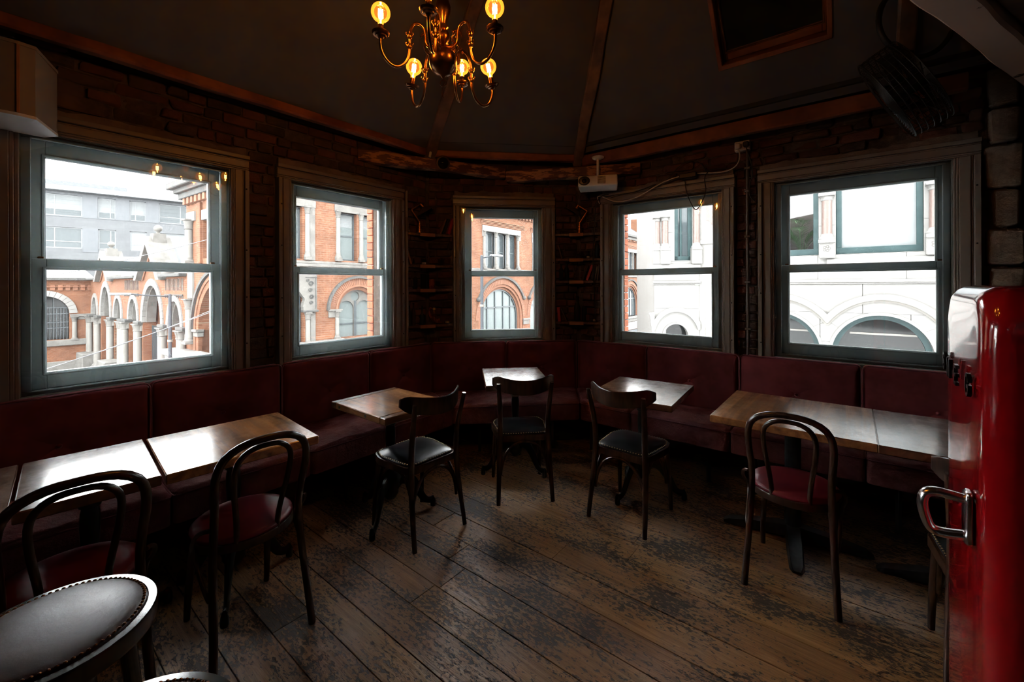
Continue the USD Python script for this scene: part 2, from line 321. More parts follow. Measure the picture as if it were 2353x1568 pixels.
MAT['copper'] = noisy('copper_pipe', (.42, .17, .08), (.60, .28, .14), 12, .3, metal=1.)
MAT['shelfwood'] = noisy('shelf_wood', (0.063, 0.034, 0.020), (0.154, 0.084, 0.048), 5, .6, stretch=(8.400, 1.400, 8.400))
MAT['labelpaper'] = noisy('brown_shelf_label', (0.280, 0.119, 0.042), (0.364, 0.161, 0.063), 6, .7)
MAT['clearglass'] = plain('tumbler_glass', (1, 1, 1), .02, transmission_weight=1., ior=1.45)
MAT['bottleglass'] = plain('dark_bottle_glass', (.012, .014, .010), .08, coat_weight=.4)
MAT['brownbottle'] = plain('brown_bottle_glass', (.035, .014, .006), .08, coat_weight=.4)
MAT['candle'] = plain('white_wax', (.75, .68, .6), .5)
MAT['page'] = plain('book_pages', (.36, .29, .20), .8)
MAT['plate'] = noisy('painted_orange_plate', (.30, .075, .02), (.12, .02, .01), 14, .25, lo=.45, hi=.55)
MAT['cablewhite'] = plain('white_cable', (.48, .43, .38), .5)
MAT['conduit'] = plain('painted_conduit', (.10, .082, .068), .5)
# street outside: dimmer light put into darkened colours, to suit the room exposure
MAT['xbrick'] = brickwall('street_brick', (.125, .055, .030), (.098, .038, .019), (.135, .092, .068), .24, .085)
MAT['xbrick2'] = brickwall('arcade_brick', (.122, .050, .026), (.100, .038, .019), (.13, .088, .062), .24, .085)
MAT['voussoir'] = noisy('orange_arch_brick', (.115, .046, .024), (.135, .060, .034), 5, .9, rnd=.12)
MAT['xstone'] = noisy('weathered_stone', (0.071, 0.065, 0.059), (0.110, 0.104, 0.094), 2.2, .85, bump=.3, bscale=20, detail=8)
MAT['xstone_light'] = noisy('pale_stone', (0.117, 0.108, 0.096), (0.134, 0.127, 0.116), 2., .85)
MAT['xstone_dark'] = noisy('darkened_stone', (0.030, 0.029, 0.028), (0.053, 0.051, 0.047), 3, .85)
MAT['white'] = noisy('white_faience', (0.127, 0.121, 0.112), (0.145, 0.140, 0.133), 1.6, .6, rnd=.03, bump=.15, bscale=30)
MAT['granite'] = noisy('pink_granite', (0.074, 0.044, 0.035), (0.117, 0.085, 0.074), 60, .4, detail=2)
MAT['xframe'] = plain('slate_window_paint', (0.030, 0.037, 0.041), .45)
MAT['xgreen'] = noisy('blue_green_paint', (.010, .024, .025), (.018, .036, .037), 6, .5, specular_ior_level=.25)
MAT['xglass'] = plain('street_window_glass', (0.039, 0.047, 0.050), .06, specular_ior_level=.30)
MAT['xglass_pale'] = plain('frosted_window_glass', (0.098, 0.113, 0.112), .25, specular_ior_level=.2)
MAT['xglass_dark'] = plain('shaded_window_glass', (0.010, 0.011, 0.011), .08, specular_ior_level=.18)
MAT['blind'] = plain('white_blind', (0.117, 0.124, 0.126), .7)
MAT['slate'] = noisy('roof_slate', (0.053, 0.055, 0.059), (0.074, 0.077, 0.080), 6, .6, rnd=.1)
MAT['grey_a'] = brickwall('grey_cladding', (0.078, 0.080, 0.084), (0.088, 0.091, 0.094), (0.057, 0.059, 0.062), 1.35, .27, .08)
MAT['grey_b'] = noisy('dark_grey_cladding', (0.047, 0.052, 0.058), (0.057, 0.061, 0.067), 3, .5)
MAT['xwhite'] = plain('white_window_frame', (0.106, 0.112, 0.117), .4)
MAT['steelpost'] = plain('dark_lamp_post', (.03, .033, .038), .6, specular_ior_level=.2)
MAT['lamphead'] = plain('grey_lamp_head', (.13, .133, .135), .5)
MAT['tarmac'] = noisy('street_tarmac', (0.035, 0.035, 0.037), (0.050, 0.050, 0.050), 3, .85)
MAT['wire'] = plain('overhead_wire', (.10, .10, .105), .5)
MAT['leaf'] = mat('palm_leaf', {'p': ('principled_bsdf', dict(base_color=(.05, .12, .045), roughness=.5)), 't': ('translucent_bsdf', dict(color=(.12, .25, .07))), 'm': ('mix_closure', dict(fac=.3))}, [('p.BSDF', 'm.closure1'), ('t.BSDF', 'm.closure2')], 'm.closure')
MAT['dimroom'] = plain('dim_room', (.10, .085, .075), .9)
BOOK = [plain('book_%s' % n, c, .55) for n, c in (('red', (.40, .02, .015)), ('black', (.015, .013, .012)), ('tan', (.20, .085, .035)), ('brown', (.06, .03, .018)), ('grey', (.09, .085, .08)), ('crimson', (.30, .012, .012)))]
# ---------------------------------------------------------------- the room: floor, walls, windows, ceiling
def W3(T, p): return (T @ np.array([*p, 1.]))[:3]

# floorboards run parallel to the right-hand wall; each board is a part of the floor
floor = thing('floor', 'worn dark floorboards with scuffed remnants of black paint', 'floor', kind='structure')
obj('subfloor', M().box(-8.5, 9.5, -4, 5.2, -.12, -.02), MAT['paint_shadow'], floor)
edges = [-.6]
for e in (-.42, -.245, -.07, .10, .265, .44, .61, .785, .95, 1.10, 1.272, 1.43, 1.615, 1.777, 1.968, 2.17, 2.388, 2.587, 2.77, 2.95, 3.12, 3.30, 3.48, 3.66): edges.append(e)
nb = 0
for a, b in zip(edges[:-1], edges[1:]):
    s = -3.6 + rng.uniform(-1.2, .2)
    while s < 2.6:
        L = rng.uniform(1.3, 2.7)
        g = .0022 if rng.random() < .75 else .004
        m = M().box(s+.0003, s+L-.0003, a+g*.5, b-g*.5, -.03, rng.uniform(-.0008, .0008), .0016, T=FR)
        obj('floorboard', m, MAT['floor'], floor); nb += 1; s += L
m = M()
for a in np.arange(-5.0, -.6, .18): m.box(-6, 6, a+.0015, a+.1785, -.03, 0, .0025, T=FR)
for a in np.arange(3.66, 5, .18): m.box(-6, 6, a+.0015, a+.1785, -.03, 0, .0025, T=FR)
obj('distant_floorboards', m, MAT['floor'], floor, kind='stuff')

WIN = [  # number, frame, wall distance, opening, glass, casing
    (1, FL, DL, (.113, 1.083), (.2145, .984), (-.06, 1.19), 'wide sash window above the bench end, facing the arcade and grey flats'),
    (2, FL, DL, (1.495, 2.44), (1.592, 2.368), (1.39, 2.548), 'narrower grey sash window facing the carved stone bays of the brick warehouse'),
    (3, FM, DM, (-.032, .835), (.081, .755), (-.11, .965), 'narrow middle sash window between the two shelf niches'),
    (4, FR, DR, (-1.872, -.842), (-1.80, -.945), (-1.985, -.741), 'grey sash window behind the white projector, with cable loops hanging before it'),
    (5, FR, DR, (-.454, .560), (-.358, .488), (-.565, .68), 'wide grey sash window facing the white arched building beside the red fridge')]
ZC, ZI, ZB = 2.465, 2.362, .943
def window(n, T, D, op, gl, ca, label):
    s0, s1 = op; p0, p1 = gl; c0, c1 = ca; Q = T @ tr(0, D, 0)
    w = thing(f'window_{n}', label, 'window', kind='structure')
    tan, grey = MAT['paint_tan'], MAT['paint_grey']
    # casing: stepped architrave of three boards
    def board(x0, x1, z0, z1, vert, inner):
        m = M(); W = (x1-x0) if vert else (z1-z0)
        for a, b, d in ((0, .26, -.052), (.26, .36, -.03), (.36, .80, -.036), (.80, .9, -.03), (.9, 1, -.024)):
            if vert:
                q = (x0+a*W, x0+b*W) if inner == 1 else (x1-b*W, x1-a*W); m.box(*q, d, .03, z0, z1, .003, T=Q)
            else: m.box(x0, x1, d, .03, z1-b*W, z1-a*W, .003, T=Q)
        return m
    obj('casing', board(c0, s0, .80, ZI-.0005, True, 1), tan, w); obj('casing', board(s1, c1, .80, ZI-.0005, True, 0), tan, w)
    obj('casing', board(c0-.004, c1+.004, ZI, ZC+.003, False, 1), tan, w)
    # box frame
    m = M()
    f0, f1 = s0+.045, s1-.045
    m.box(s0-.018, s0+.006, .0, .15, ZB, ZI, T=Q).box(s1-.006, s1+.018, .0, .15, ZB, ZI, T=Q).box(s0, s1, .0, .15, ZI-.004, ZI+.016, T=Q)
    m.box(s0+.004, f0, .034, .055, ZB, ZI-.02, .004, T=Q).box(f1, s1-.004, .034, .055, ZB, ZI-.02, .004, T=Q).box(s0+.004, s1-.004, .034, .055, ZI-.024, ZI-.004, .004, T=Q)
    m.box(s0+.003, f0-.018, .055, .15, ZB, ZI, T=Q).box(f1+.018, s1-.003, .055, .15, ZB, ZI, T=Q)
    obj('box_frame', m, grey, w)
    m = M().box(s0-.018, s1+.018, -.01, .36, .895, ZB, .006, T=Q).box(s0, s1, .03, .10, ZB-.002, ZB+.022, .004, T=Q)
    obj('sill', m, grey, w)
    def sash(name, d0, d1, zb, z0, z1, zt):
        m = M(); x0, x1 = f0-.014, f1+.014; b = .004
        m.box(x0, p0, d0, d1, zb, zt, b, T=Q).box(p1, x1, d0, d1, zb, zt, b, T=Q).box(p0-.002, p1+.002, d0, d1, z1, zt, b, T=Q).box(p0-.002, p1+.002, d0, d1, zb, z0, b, T=Q)
        e = .016; o = d0-.006                               # raised ovolo moulding round the glass
        for q in ((p0-e, p0-.004, z0-e, z1+e), (p1+.004, p1+e, z0-e, z1+e), (p0-e, p1+e, z1+.004, z1+e), (p0-e, p1+e, z0-e, z0-.004)):
            m.box(q[0], q[1], o, d0+.004, q[2], q[3], .003, T=Q)
        g = obj(name, m, grey, w)
        dm = (d0+d1)/2
        obj('pane', M().box(p0-.006, p1+.006, dm, dm+.004, z0-.006, z1+.006, T=Q), MAT['pane'], g)
        return g
    sash('upper_sash', .108, .146, 1.640, 1.690, 2.258, 2.352)
    lo = sash('lower_sash', .060, .100, .965, 1.057, 1.627, 1.688)
    m = M(); cx = (p0+p1)/2
    for x in (p0-.02, p1+.02): m.box(x-.012, x+.012, .085, .108, 1.688, 1.70, .003, T=Q)
    obj('sash_stop', m, MAT['brass'], lo)
    gz = obj('secondary_glazing', M().box(s0+.004, s1-.004, .014, .018, ZB+.004, ZI-.012, T=Q), MAT['glaze'], w)
    obj('glazing_edge', M().box(s0, s1, .008, .024, ZI-.012, ZI-.002, .002, T=Q).box(s0+.0005, s0+.005, .008, .024, ZB, ZI, T=Q).box(s1-.005, s1-.0005, .008, .024, ZB, ZI, T=Q), MAT['paint_shadow'], gz)  # dark strips drawn for the shaded gap between casing and frame
    # nails and screw heads in the casing
    m = M()
    for z in (1.10, 1.42, 1.80, 2.2):
        m.sphere(W3(Q, (c0+.02, -.053, z+rng.uniform(-.05, .05))), .006, 5); m.sphere(W3(Q, (c1-.02, -.053, z+rng.uniform(-.05, .05))), .006, 5)
    obj('screw_heads', m, MAT['blackplastic'], w, kind='stuff')
for a in WIN: window(*a)

def wall(name, label, T, D, x0, x1, zt, holes, th=.34, bricks=None):
    w = thing(name, label, 'wall', kind='structure'); Q = T @ tr(0, D, 0)
    p = sbox(x0, 0, x1, zt)
    for a, b in holes: p = p.difference(sbox(a-.02, .90, b+.02, 2.385))
    obj('masonry', M().prism(p, .015, th, T=Q), MAT['mortar'], w)
    return w, Q
lw_, QL = wall('wall_left', 'bare brick wall with two sash windows behind the long bench', FL, DL, -6.0, 2.89, 3.2, [WIN[0][3], WIN[1][3]])
mw_, QM = wall('wall_back', 'short bare brick bay wall with the narrow middle window', FM, DM, -.40, 1.25, 3.2, [WIN[2][3]])
rw_, QR = wall('wall_right', 'bare brick and rubble wall with two sash windows, ending in a stone pier', FR, DR, -2.29, .80, 3.2, [WIN[3][3], WIN[4][3]])

def lay(parent, Q, region, seed, names=('brick',), z0=.92, z1=2.93, rubble=lambda s, z: False):
    r = np.random.default_rng(seed); z = z0; odd = 0
    while z < z1:
        h = .066 + r.uniform(-.004, .004); odd ^= 1
        ln = LineString([(-9, z+h/2), (9, z+h/2)]).intersection(region)
        for g in getattr(ln, 'geoms', [ln]):
            if g.is_empty: continue
            a, _, b, _ = g.bounds; s = a - (r.uniform(.0, .12))
            while s < b-.02:
                rb = rubble(s, z)
                L = r.choice([.105, .215, .16]) if not rb else r.uniform(.10, .27)
                x0, x1 = max(s, a), min(s+L, b)
                if x1-x0 > .035 and r.random() > (.04 if not rb else .06):
                    jit = .0035 if not rb else .009; pr = r.uniform(-.012, .006) if not rb else r.uniform(-.024, .010)
                    m = M()
                    lo, hi = np.array([x0+.005, pr, z]), np.array([x1-.005, .06, z+h + (r.uniform(-.008, .010) if rb else 0)])
                    c, hh = (lo+hi)/2, (hi-lo)/2; bv = .008 if not rb else .016
                    v = c + CH_S*(hh - np.minimum(bv, .4*hh)*(1-CH_A)) + r.uniform(-jit, jit, (24, 3)); m.add(v, CH_F, Q)
                    k = r.random(); mt = MAT['brick_a'] if k < .5 else MAT['brick_b'] if k < .78 else MAT['brick_c']
                    obj('brick', m, mt, parent, smooth=50)
                s += L
        z += h + .010
def region(x0, x1, cas, zlo=.9, ztop=2.93):
    p = sbox(x0, zlo, x1, ztop)
    for a, b in cas: p = p.difference(sbox(a-.008, .5, b+.008, ZC+.035))
    return p
lay(lw_, QL, region(-.35, 2.86, [WIN[0][5], WIN[1][5]]), 11, rubble=lambda s, z: z > 2.45 and s < .75)
lay(mw_, QM, region(-.37, 1.22, [WIN[2][5]], ztop=2.86), 12)
lay(rw_, QR, region(-2.25, .70, [WIN[3][5], WIN[4][5]]), 13, rubble=lambda s, z: z > 2.45 and s > -1.6)
# rough render left above the casings and stone quoins on the pier at the wall's end
def fillet(parent, Q, x0, x1, seed):
    r = np.random.default_rng(seed); n = 34; xs = np.linspace(x0, x1, n)
    top = 2.492 + .035*meshkit.fbm(np.stack([xs*5, xs*0, xs*0+seed], 1), 3) + r.uniform(-.004, .008, n)
    p = Polygon([(x, 2.455) for x in xs] + list(zip(xs[::-1], top[::-1])))
    obj('render_patch', M().prism(p, -.02, .03, T=Q), MAT['plaster'], parent)
for k, (par, Q, i) in enumerate(((lw_, QL, 0), (lw_, QL, 1), (mw_, QM, 2), (rw_, QR, 3), (rw_, QR, 4))): fillet(par, Q, WIN[i][5][0]+.01, WIN[i][5][1]-.01, k+3)
z = .6
r = np.random.default_rng(5)
while z < 2.95:
    h = r.uniform(.16, .30); m = M()
    m.box(.725+r.uniform(-.03, .02), .865+r.uniform(-.01, .008), -.015+r.uniform(-.01, .01), .33, z+.006, z+h-.006, .02, jit=.008, T=QR)
    obj('quoin_stone', m, MAT['plaster'], rw_, smooth=50); z += h
# rest of the room, out of the light
rear = thing('wall_rear', 'dark painted walls of the bar beyond the bay', 'wall', kind='structure')
m = M().box(.80, 6.2, DR+.30, DR+.5, 0, 3.2, T=FR)
obj('teal_wall', m, MAT['teal'], rear)
m = M().box(-7.6, 9.2, -3.1, -2.9, 0, 4.8).box(-7.7, -7.5, -3, -1.2, 0, 4.8).box(9.0, 9.2, -3, .5, 0, 4.8)
m.box(-6.1, -5.9, DL-.4, DL+.6, 0, 4.8, T=FL).box(6.1, 6.3, DR-2.5, DR+1, 0, 4.8, T=FR)
obj('rear_wall', m, MAT['rear'], rear)

# ceiling: three sloping panels between the hips, then the dark flat above
ceil = thing('ceiling', 'dark grey sloping ceiling panels rising from the wall plates', 'ceiling', kind='structure')
ZP, ST = 2.87, .83
cl = np.array([-.325, 4.2]); cr = np.array([1.17, 4.2]); ZT = 4.6
dl, nl = np.array([R2, R2]), np.array([-R2, R2]); dr, nr = np.array([R2, -R2]), np.array([R2, R2])
kk = (ZT-ZP)/ST
hl = np.array([cl[0]+.383/.924*kk, 4.2-kk]); hr = np.array([cr[0]-.067*kk, 4.2-kk])
def P3(p, z): return np.array([p[0], p[1], z])
def slab(pts, mt, parent, name, th=.05):
    p = np.array(pts, float); n = np.cross(p[1]-p[0], p[2]-p[0]); n /= np.linalg.norm(n)
    if n[2] < 0: n = -n
    k = len(p); v = np.vstack([p, p+n*th]); f = [(0, i, i+1) for i in range(1, k-1)] + [(k, k+i+1, k+i) for i in range(1, k-1)]
    for i in range(k): j = (i+1) % k; f += [(i, i+k, j+k), (i, j+k, j)]
    f = np.array(f)
    a = np.cross(v[f[0][1]]-v[f[0][0]], v[f[0][2]]-v[f[0][0]])
    if a @ n > 0: f = f[:, ::-1]
    return obj(name, M().add(v, f), mt, parent)
l0 = cl - dl*6.5; l1 = hl - dl*5.0
slab([P3(cl, ZP), P3(hl, ZT), P3(l1, ZT), P3(l0, ZP)], MAT['ceiling'], ceil, 'ceiling_panel')
slab([P3(cl, ZP), P3(cr, ZP), P3(hr, ZT), P3(hl, ZT)], MAT['ceiling'], ceil, 'ceiling_panel')
# right panel, with the roof window's hole
SR = 1.10
def RP(s, d, off=0): n = np.array([SR*R2, SR*R2, 1.])/math.sqrt(1+SR*SR); p = dr*s+nr*d; return np.array([p[0], p[1], ZP+SR*(3.8-d)]) + n*off
def RPT():                                   # frame in the panel: x along the wall, y up the slope, z to the roof's outside
    n = np.array([SR*R2, SR*R2, 1.])/math.sqrt(1+SR*SR); up = np.array([-R2, -R2, SR])/math.sqrt(1+SR*SR); m = np.eye(4)
    m[:3, 0] = [R2, -R2, 0]; m[:3, 1] = up; m[:3, 2] = n; m[:3, 3] = RP(0, 3.8); return m
TR = RPT(); lenr = math.sqrt(1+SR*SR)
def rp2(p, z): return (dr @ p, (3.8 - nr @ p)*lenr)
hole = sbox(-.745, .43, -.08, 1.42)
poly = Polygon([rp2(cr, ZP), (6.0, 0), (6.0, 1.573*lenr), rp2(hr, ZT)])
TRf = TR.copy()
if np.linalg.det(TRf[:3, :3]) < 0: pass
obj('ceiling_panel', M().prism(poly.difference(hole), 0, .05, T=TR, plane='xy'), MAT['ceiling'], ceil)
obj('flat_ceiling', M().box(-8, 9.3, -3.2, 4.4, ZT, ZT+.1), MAT['rear'], ceil)
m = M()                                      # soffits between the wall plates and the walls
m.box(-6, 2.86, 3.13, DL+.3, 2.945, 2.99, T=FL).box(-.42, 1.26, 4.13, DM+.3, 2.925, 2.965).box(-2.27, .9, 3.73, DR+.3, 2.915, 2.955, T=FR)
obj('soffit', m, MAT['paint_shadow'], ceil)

# timber plates along the walls and the rafters on the hips
def wob(m, seed, a=.006, sc=3.):
    v, f = m.arr(); d = (meshkit.noise(v*sc, seed)-.5)*2*a
    return M().add(v+np.stack([d, -d, d*.7], 1), f)
def longbox(x0, x1, y0, y1, z0, z1, T=None, n=24, seed=1, a=.006):
    m = M()
    xs = np.linspace(x0, x1, n+1); b = min(.012, .3*min(abs(y1-y0), abs(z1-z0)))
    sec = [(y0+b, z0), (y1-b, z0), (y1, z0+b), (y1, z1-b), (y1-b, z1), (y0+b, z1), (y0, z1-b), (y0, z0+b)]
    V, F = [], []
    for x in xs: V += [(x, y, z) for y, z in sec]
    for i in range(n):
        for j in range(8): F.append((i*8+j, i*8+(j+1) % 8, (i+1)*8+(j+1) % 8, (i+1)*8+j))
    V = np.array(V); d = (meshkit.noise(V*np.array([4, 9, 9])+seed*7.3, seed)-.5)*2*a
    V = V + np.stack([0*d, d, -d], 1)
    F = np.array(F)[:, ::-1]; tri = np.vstack([F[:, [0, 1, 2]], F[:, [0, 2, 3]]])
    e = n*8; caps = [(0, j, j+1) for j in range(1, 7)] + [(e, e+j+1, e+j) for j in range(1, 7)]
    return m.add(V, np.vstack([tri, np.array(caps)]), T)
lone('wall_plate_beam', longbox(-5.5, 2.735, 3.2, 3.275, 2.808, 2.905, FL, 60, 1), MAT['beam'], 'long reddish timber beam along the foot of the ceiling above the two arcade-side windows', 'beam', 40)
lone('wall_plate_beam', longbox(-.30, 1.165, 4.2, 4.275, 2.80, 2.875, None, 20, 2), MAT['beam'], 'short scarred timber beam over the middle window between the two rafters', 'beam', 40)
lone('wall_plate_beam', longbox(-2.10, .60, 3.8, 3.875, 2.742, 2.858, FR, 30, 3), MAT['beam'], 'reddish timber beam at the ceiling foot above the white arched building side', 'beam', 40)
def rafter(p0, p1, w, h, label, seed):
    p0, p1 = np.array(p0), np.array(p1); L = np.linalg.norm(p1-p0); t = (p1-p0)/L; side = np.cross(t, [0, 0, 1]); side /= np.linalg.norm(side); up = np.cross(side, t)
    T = np.eye(4); T[:3, 0] = t; T[:3, 1] = side; T[:3, 2] = up; T[:3, 3] = p0
    if np.linalg.det(T[:3, :3]) < 0: T[:3, 1] *= -1
    lone('rafter', longbox(-.10, L, -w/2, w/2, -h, .02, T, 24, seed), MAT['rafter'], label, 'rafter', 40)
rafter(P3(cl, ZP), P3(hl, ZT), .10, .06, 'dark hip rafter climbing behind the brass chandelier', 4)
rafter(P3(cr, ZP), P3(hr, ZT), .10, .06, 'dark hip rafter rising above the white ceiling projector', 5)
rafter(RP(.30, 3.78), RP(.30, 2.6), .09, .05, 'short rafter behind the wire cage fan', 6)
# two peeling timber lintels that bridge the corners
def lintel(a, b, z0, z1, label, seed):
    a, b = np.array(a), np.array(b); L = np.linalg.norm(b-a); t = (b-a)/L; T = frame((t[0], t[1], 0), (-t[1], t[0], 0), (a[0], a[1], 0))
    lone('lintel_beam', longbox(0, L, 0, .11, z0, z1, T, 30, seed, .007), MAT['peeling'], label, 'beam', 40)
lintel((-.93, 3.85), (.428, 4.345), 2.65, 2.758, 'peeling painted timber lintel carrying the round black dome camera', 7)
lintel((.434, 4.345), (1.70, 3.90), 2.615, 2.722, 'peeling painted timber lintel behind the projector mount', 8)
# ---------------------------------------------------------------- roof window
t = thing('roof_window', 'timber framed roof window with blacked-out glass in the sloping ceiling', 'skylight')
s0, s1, y0, y1 = -.76, -.062, .41, 1.44
m = M()
for q in ((s0, s0+.03, y0, y1), (s1-.03, s1, y0, y1), (s0, s1, y0, y0+.035), (s0, s1, y1-.03, y1)): m.box(*q, -.012, .16, .004, T=TR)
obj('lining', m, MAT['beam'], t)
m = M(); i0, i1, j0, j1 = s0+.055, s1-.055, y0+.10, y1-.06
for q in ((s0+.03, i0, y0+.035, y1-.03), (i1, s1-.03, y0+.035, y1-.03), (i0, i1, y0+.035, j0), (i0, i1, j1, y1-.03)): m.box(*q, .075, .13, .006, T=TR)
fr = obj('sash', m, MAT['beam'], t)
m = M()
for q in ((i0-.012, i0, j0-.012, j1), (i1, i1+.012, j0-.012, j1), (i0-.012, i1+.012, j0-.012, j0)): m.box(*q, .066, .08, .003, T=TR)
obj('glazing_bead', m, MAT['brass'], fr)
obj('glass', M().box(i0, i1, j0, j1, .105, .112, T=TR), MAT['blackglass'], t)

# ---------------------------------------------------------------- upholstered banquette along the three walls
def pad(poly, h, r=.03, crown=.02, dimple=None, rc=.03, n=56, rings=9, seed=0, wr=0.):
    """Cushion: polygon in local x,y, from z=0 to h, rounded upper edge, crowned top, optional button dimple in the middle."""
    p = poly.buffer(-rc).buffer(rc, quad_segs=4)
    L = p.exterior; pts = np.array([L.interpolate(i/n, normalized=True).coords[0] for i in range(n)])
    if Polygon(pts).exterior.is_ccw is False: pts = pts[::-1]
    c = pts.mean(0); d = pts - c
    size = np.abs(d).max(0)
    V, F = [], []
    def ring(ins, z):
        q = c + d*(1 - ins/np.maximum(np.abs(size), 1e-6)); V.extend([(x, y, z) for x, y in q])
    ring(.004, 0); ring(0, .006); ring(0, h-r)
    for a in np.linspace(0, PI/2, 5)[1:]: ring(r*(1-math.cos(a)), h-r+r*math.sin(a))
    base = len(V)//n
    for k in range(1, rings):
        u = k/rings; q = c + d*(1-r/size)*(1-u); zz = h + crown*(1-(1-u)**2)
        if dimple: zz = h + crown*(1-(1-u)**2)*(1-math.exp(-((1-u)/.22)**2)) - dimple*math.exp(-((1-u)/.14)**2)
        V.extend([(x, y, zz) for x, y in q])
    nr_ = len(V)//n; V.append((c[0], c[1], h + (crown if not dimple else -dimple)))
    for k in range(nr_-1):
        for j in range(n): F.append((k*n+j, k*n+(j+1) % n, (k+1)*n+(j+1) % n, (k+1)*n+j))
    F = np.array(F); tri = np.vstack([F[:, [0, 1, 2]], F[:, [0, 2, 3]]])
    cap = [((nr_-1)*n+j, (nr_-1)*n+(j+1) % n, len(V)-1) for j in range(n)]
    V = np.array(V)
    if wr:
        w = (meshkit.fbm(np.stack([V[:, 0]*7, V[:, 1]*7, V[:, 2]*0+seed], 1), 4, seed)-.5)*2*wr; V[:, 2] += w*(V[:, 2] > h*.5)
    V = np.vstack([V, [c[0], c[1], 0]]); bot = [(len(V)-1, (j+1) % n, j) for j in range(n)]
    return M().add(V, np.vstack([tri, np.array(cap), np.array(bot)])), c, pts
TOPB, BOTB = .942, .40
def backrest(T, dface, dwall, s0, s1, label, mit0=0, mit1=0):
    """Back panel: local x along the wall, y up, z towards the room."""
    Q = T @ frame((1, 0, 0), (0, 0, 1), ((0, dwall, 0)))
    Q = T.copy() @ np.array([[1, 0, 0, 0], [0, 0, -1, dwall], [0, 1, 0, 0], [0, 0, 0, 1.]])
    t = thing('back_cushion', label, 'back cushion')
    m, c, pts = pad(sbox(s0+.003, BOTB, s1-.003, TOPB), dwall-dface-.02, .05, .02, .012, .03, 160)
    o = obj('cushion', M().merge(m, Q), MAT['velvet'], t, smooth=45)
    k = len(pts); h = dwall-dface-.02
    e = M().tube([(x, y, h-.012) for x, y in pts], .0045, 6, closed=True, T=Q); obj('piping', e, MAT['piping'], t, smooth=60)
    obj('button', M().sphere((c[0], c[1], h-.006), .013, 6, T=Q), MAT['velvet'], t, smooth=True)
    return t
for a in ((-1.68, -.91), (-.91, -.135), (-.135, .632), (.632, 1.395), (1.395, 2.152), (2.152, 2.868)):
    i = round((a[0]+1.68)/.76)
    backrest(FL, 3.30, 3.40, a[0], a[1], ['maroon velvet back panel at the window end of the bench, furthest out of frame', 'maroon velvet back panel at the near end of the long bench', 'maroon velvet back panel under the left half of the arcade window',
        'maroon velvet back panel under the brick pier between the two arcade-side windows', 'maroon velvet back panel under the narrower carved-bay window', 'maroon velvet back panel ending in the corner below the niche with the plate'][i])
for a, l in (((-.337, .437), 'maroon velvet back panel below the middle window on the plate niche side'), ((.437, 1.185), 'maroon velvet back panel below the middle window on the projector side')): backrest(FM, 4.33, 4.43, a[0], a[1], l)
for a, l in (((-2.252, -1.497), 'maroon velvet back panel starting in the corner below the red books niche'), ((-1.497, -.699), 'maroon velvet back panel under the cable-draped window'), ((-.699, .09), 'maroon velvet back panel behind the long wooden table pair'), ((.09, .86), 'maroon velvet back panel half hidden by the red fridge')): backrest(FR, 3.90, 4.0, a[0], a[1], l)
ZS0, ZS1 = .275, .455
def seat(poly, label, seed, front):
    t = thing('bench', label, 'bench')
    m, c, pts = pad(poly, ZS1-ZS0, .035, .028, None, .025, 96, 10, seed, .010)
    obj('cushion', M().merge(m, tr(0, 0, ZS0)), MAT['seatleather'], t, smooth=50)
    obj('piping', M().tube([(x, y, ZS1-.030) for x, y in pts], .0048, 6, closed=True), MAT['piping'], t, smooth=60)
    a, b = np.array(front[0]), np.array(front[1])
    g = np.array([c[0], c[1]])
    for u in (.12, .88):
        p = a + (b-a)*u; p = p + (g-p)*.22
        obj('leg', M().box(p[0]-.012, p[0]+.012, p[1]-.012, p[1]+.012, 0, ZS0+.002, .002), MAT['bench_frame'], t)
def LP(s, d): p = FL @ np.array([s, d, 0, 1]); return (p[0], p[1])
def RPp(s, d): p = FR @ np.array([s, d, 0, 1]); return (p[0], p[1])
SL = ['maroon leather bench seat nearest the bar stools, mostly hidden by the first table', 'maroon leather bench seat behind the two nearest bentwood chairs', 'crumpled maroon leather bench seat under the joined tables, between two front seams', 'shiny creased maroon leather bench seat beside the small table with the plug holes', ]
cornL_f, cornL_b = (-.10, 3.81), (-.337, 4.33)
for (a, b), l, k in zip(((-1.60, -.87), (-.87, -.13), (-.13, .613), (.613, 1.346)), SL, range(4)):
    if k == 0: l = 'maroon leather bench seat furthest along towards the bar stools'
    seat(Polygon([LP(a+.003, 2.765), LP(b-.003, 2.765), LP(b-.003, 3.31), LP(a+.003, 3.31)]), l, k+1, (LP(a, 2.765), LP(b, 2.765)))
seat(Polygon([LP(1.349, 2.765), LP(2.62, 2.765), LP(2.86, 3.30), LP(1.349, 3.31)]), 'long maroon leather bench seat turning into the corner behind the small plugged table', 6, (LP(1.35, 2.765), LP(2.6, 2.765)))
seat(Polygon([(-.095, 3.812), (1.064, 3.812), (1.18, 4.34), (-.332, 4.34)]), 'maroon leather bench seat under the middle window', 7, ((-.09, 3.812), (1.06, 3.812)))
sr = [-1.93, -1.459, -.68, .095, .86]
seat(Polygon([RPp(sr[0], 3.45), RPp(sr[1]-.003, 3.45), RPp(sr[1]-.003, 3.91), RPp(-2.245, 3.91)]), 'short maroon leather corner seat below the red books niche', 8, (RPp(sr[0], 3.45), RPp(sr[1], 3.45)))
for a, b, l, k in ((sr[1], sr[2], 'sagging creased maroon leather bench seat beside the glare-lit square table', 9), (sr[2], sr[3], 'maroon leather bench seat under the long table behind the red-seated chair', 10), (sr[3], sr[4], 'maroon leather bench seat beside the red fridge', 11)):
    seat(Polygon([RPp(a+.003, 3.45), RPp(b-.003, 3.45), RPp(b-.003, 3.91), RPp(a+.003, 3.91)]), l, k, (RPp(a, 3.45), RPp(b, 3.45)))

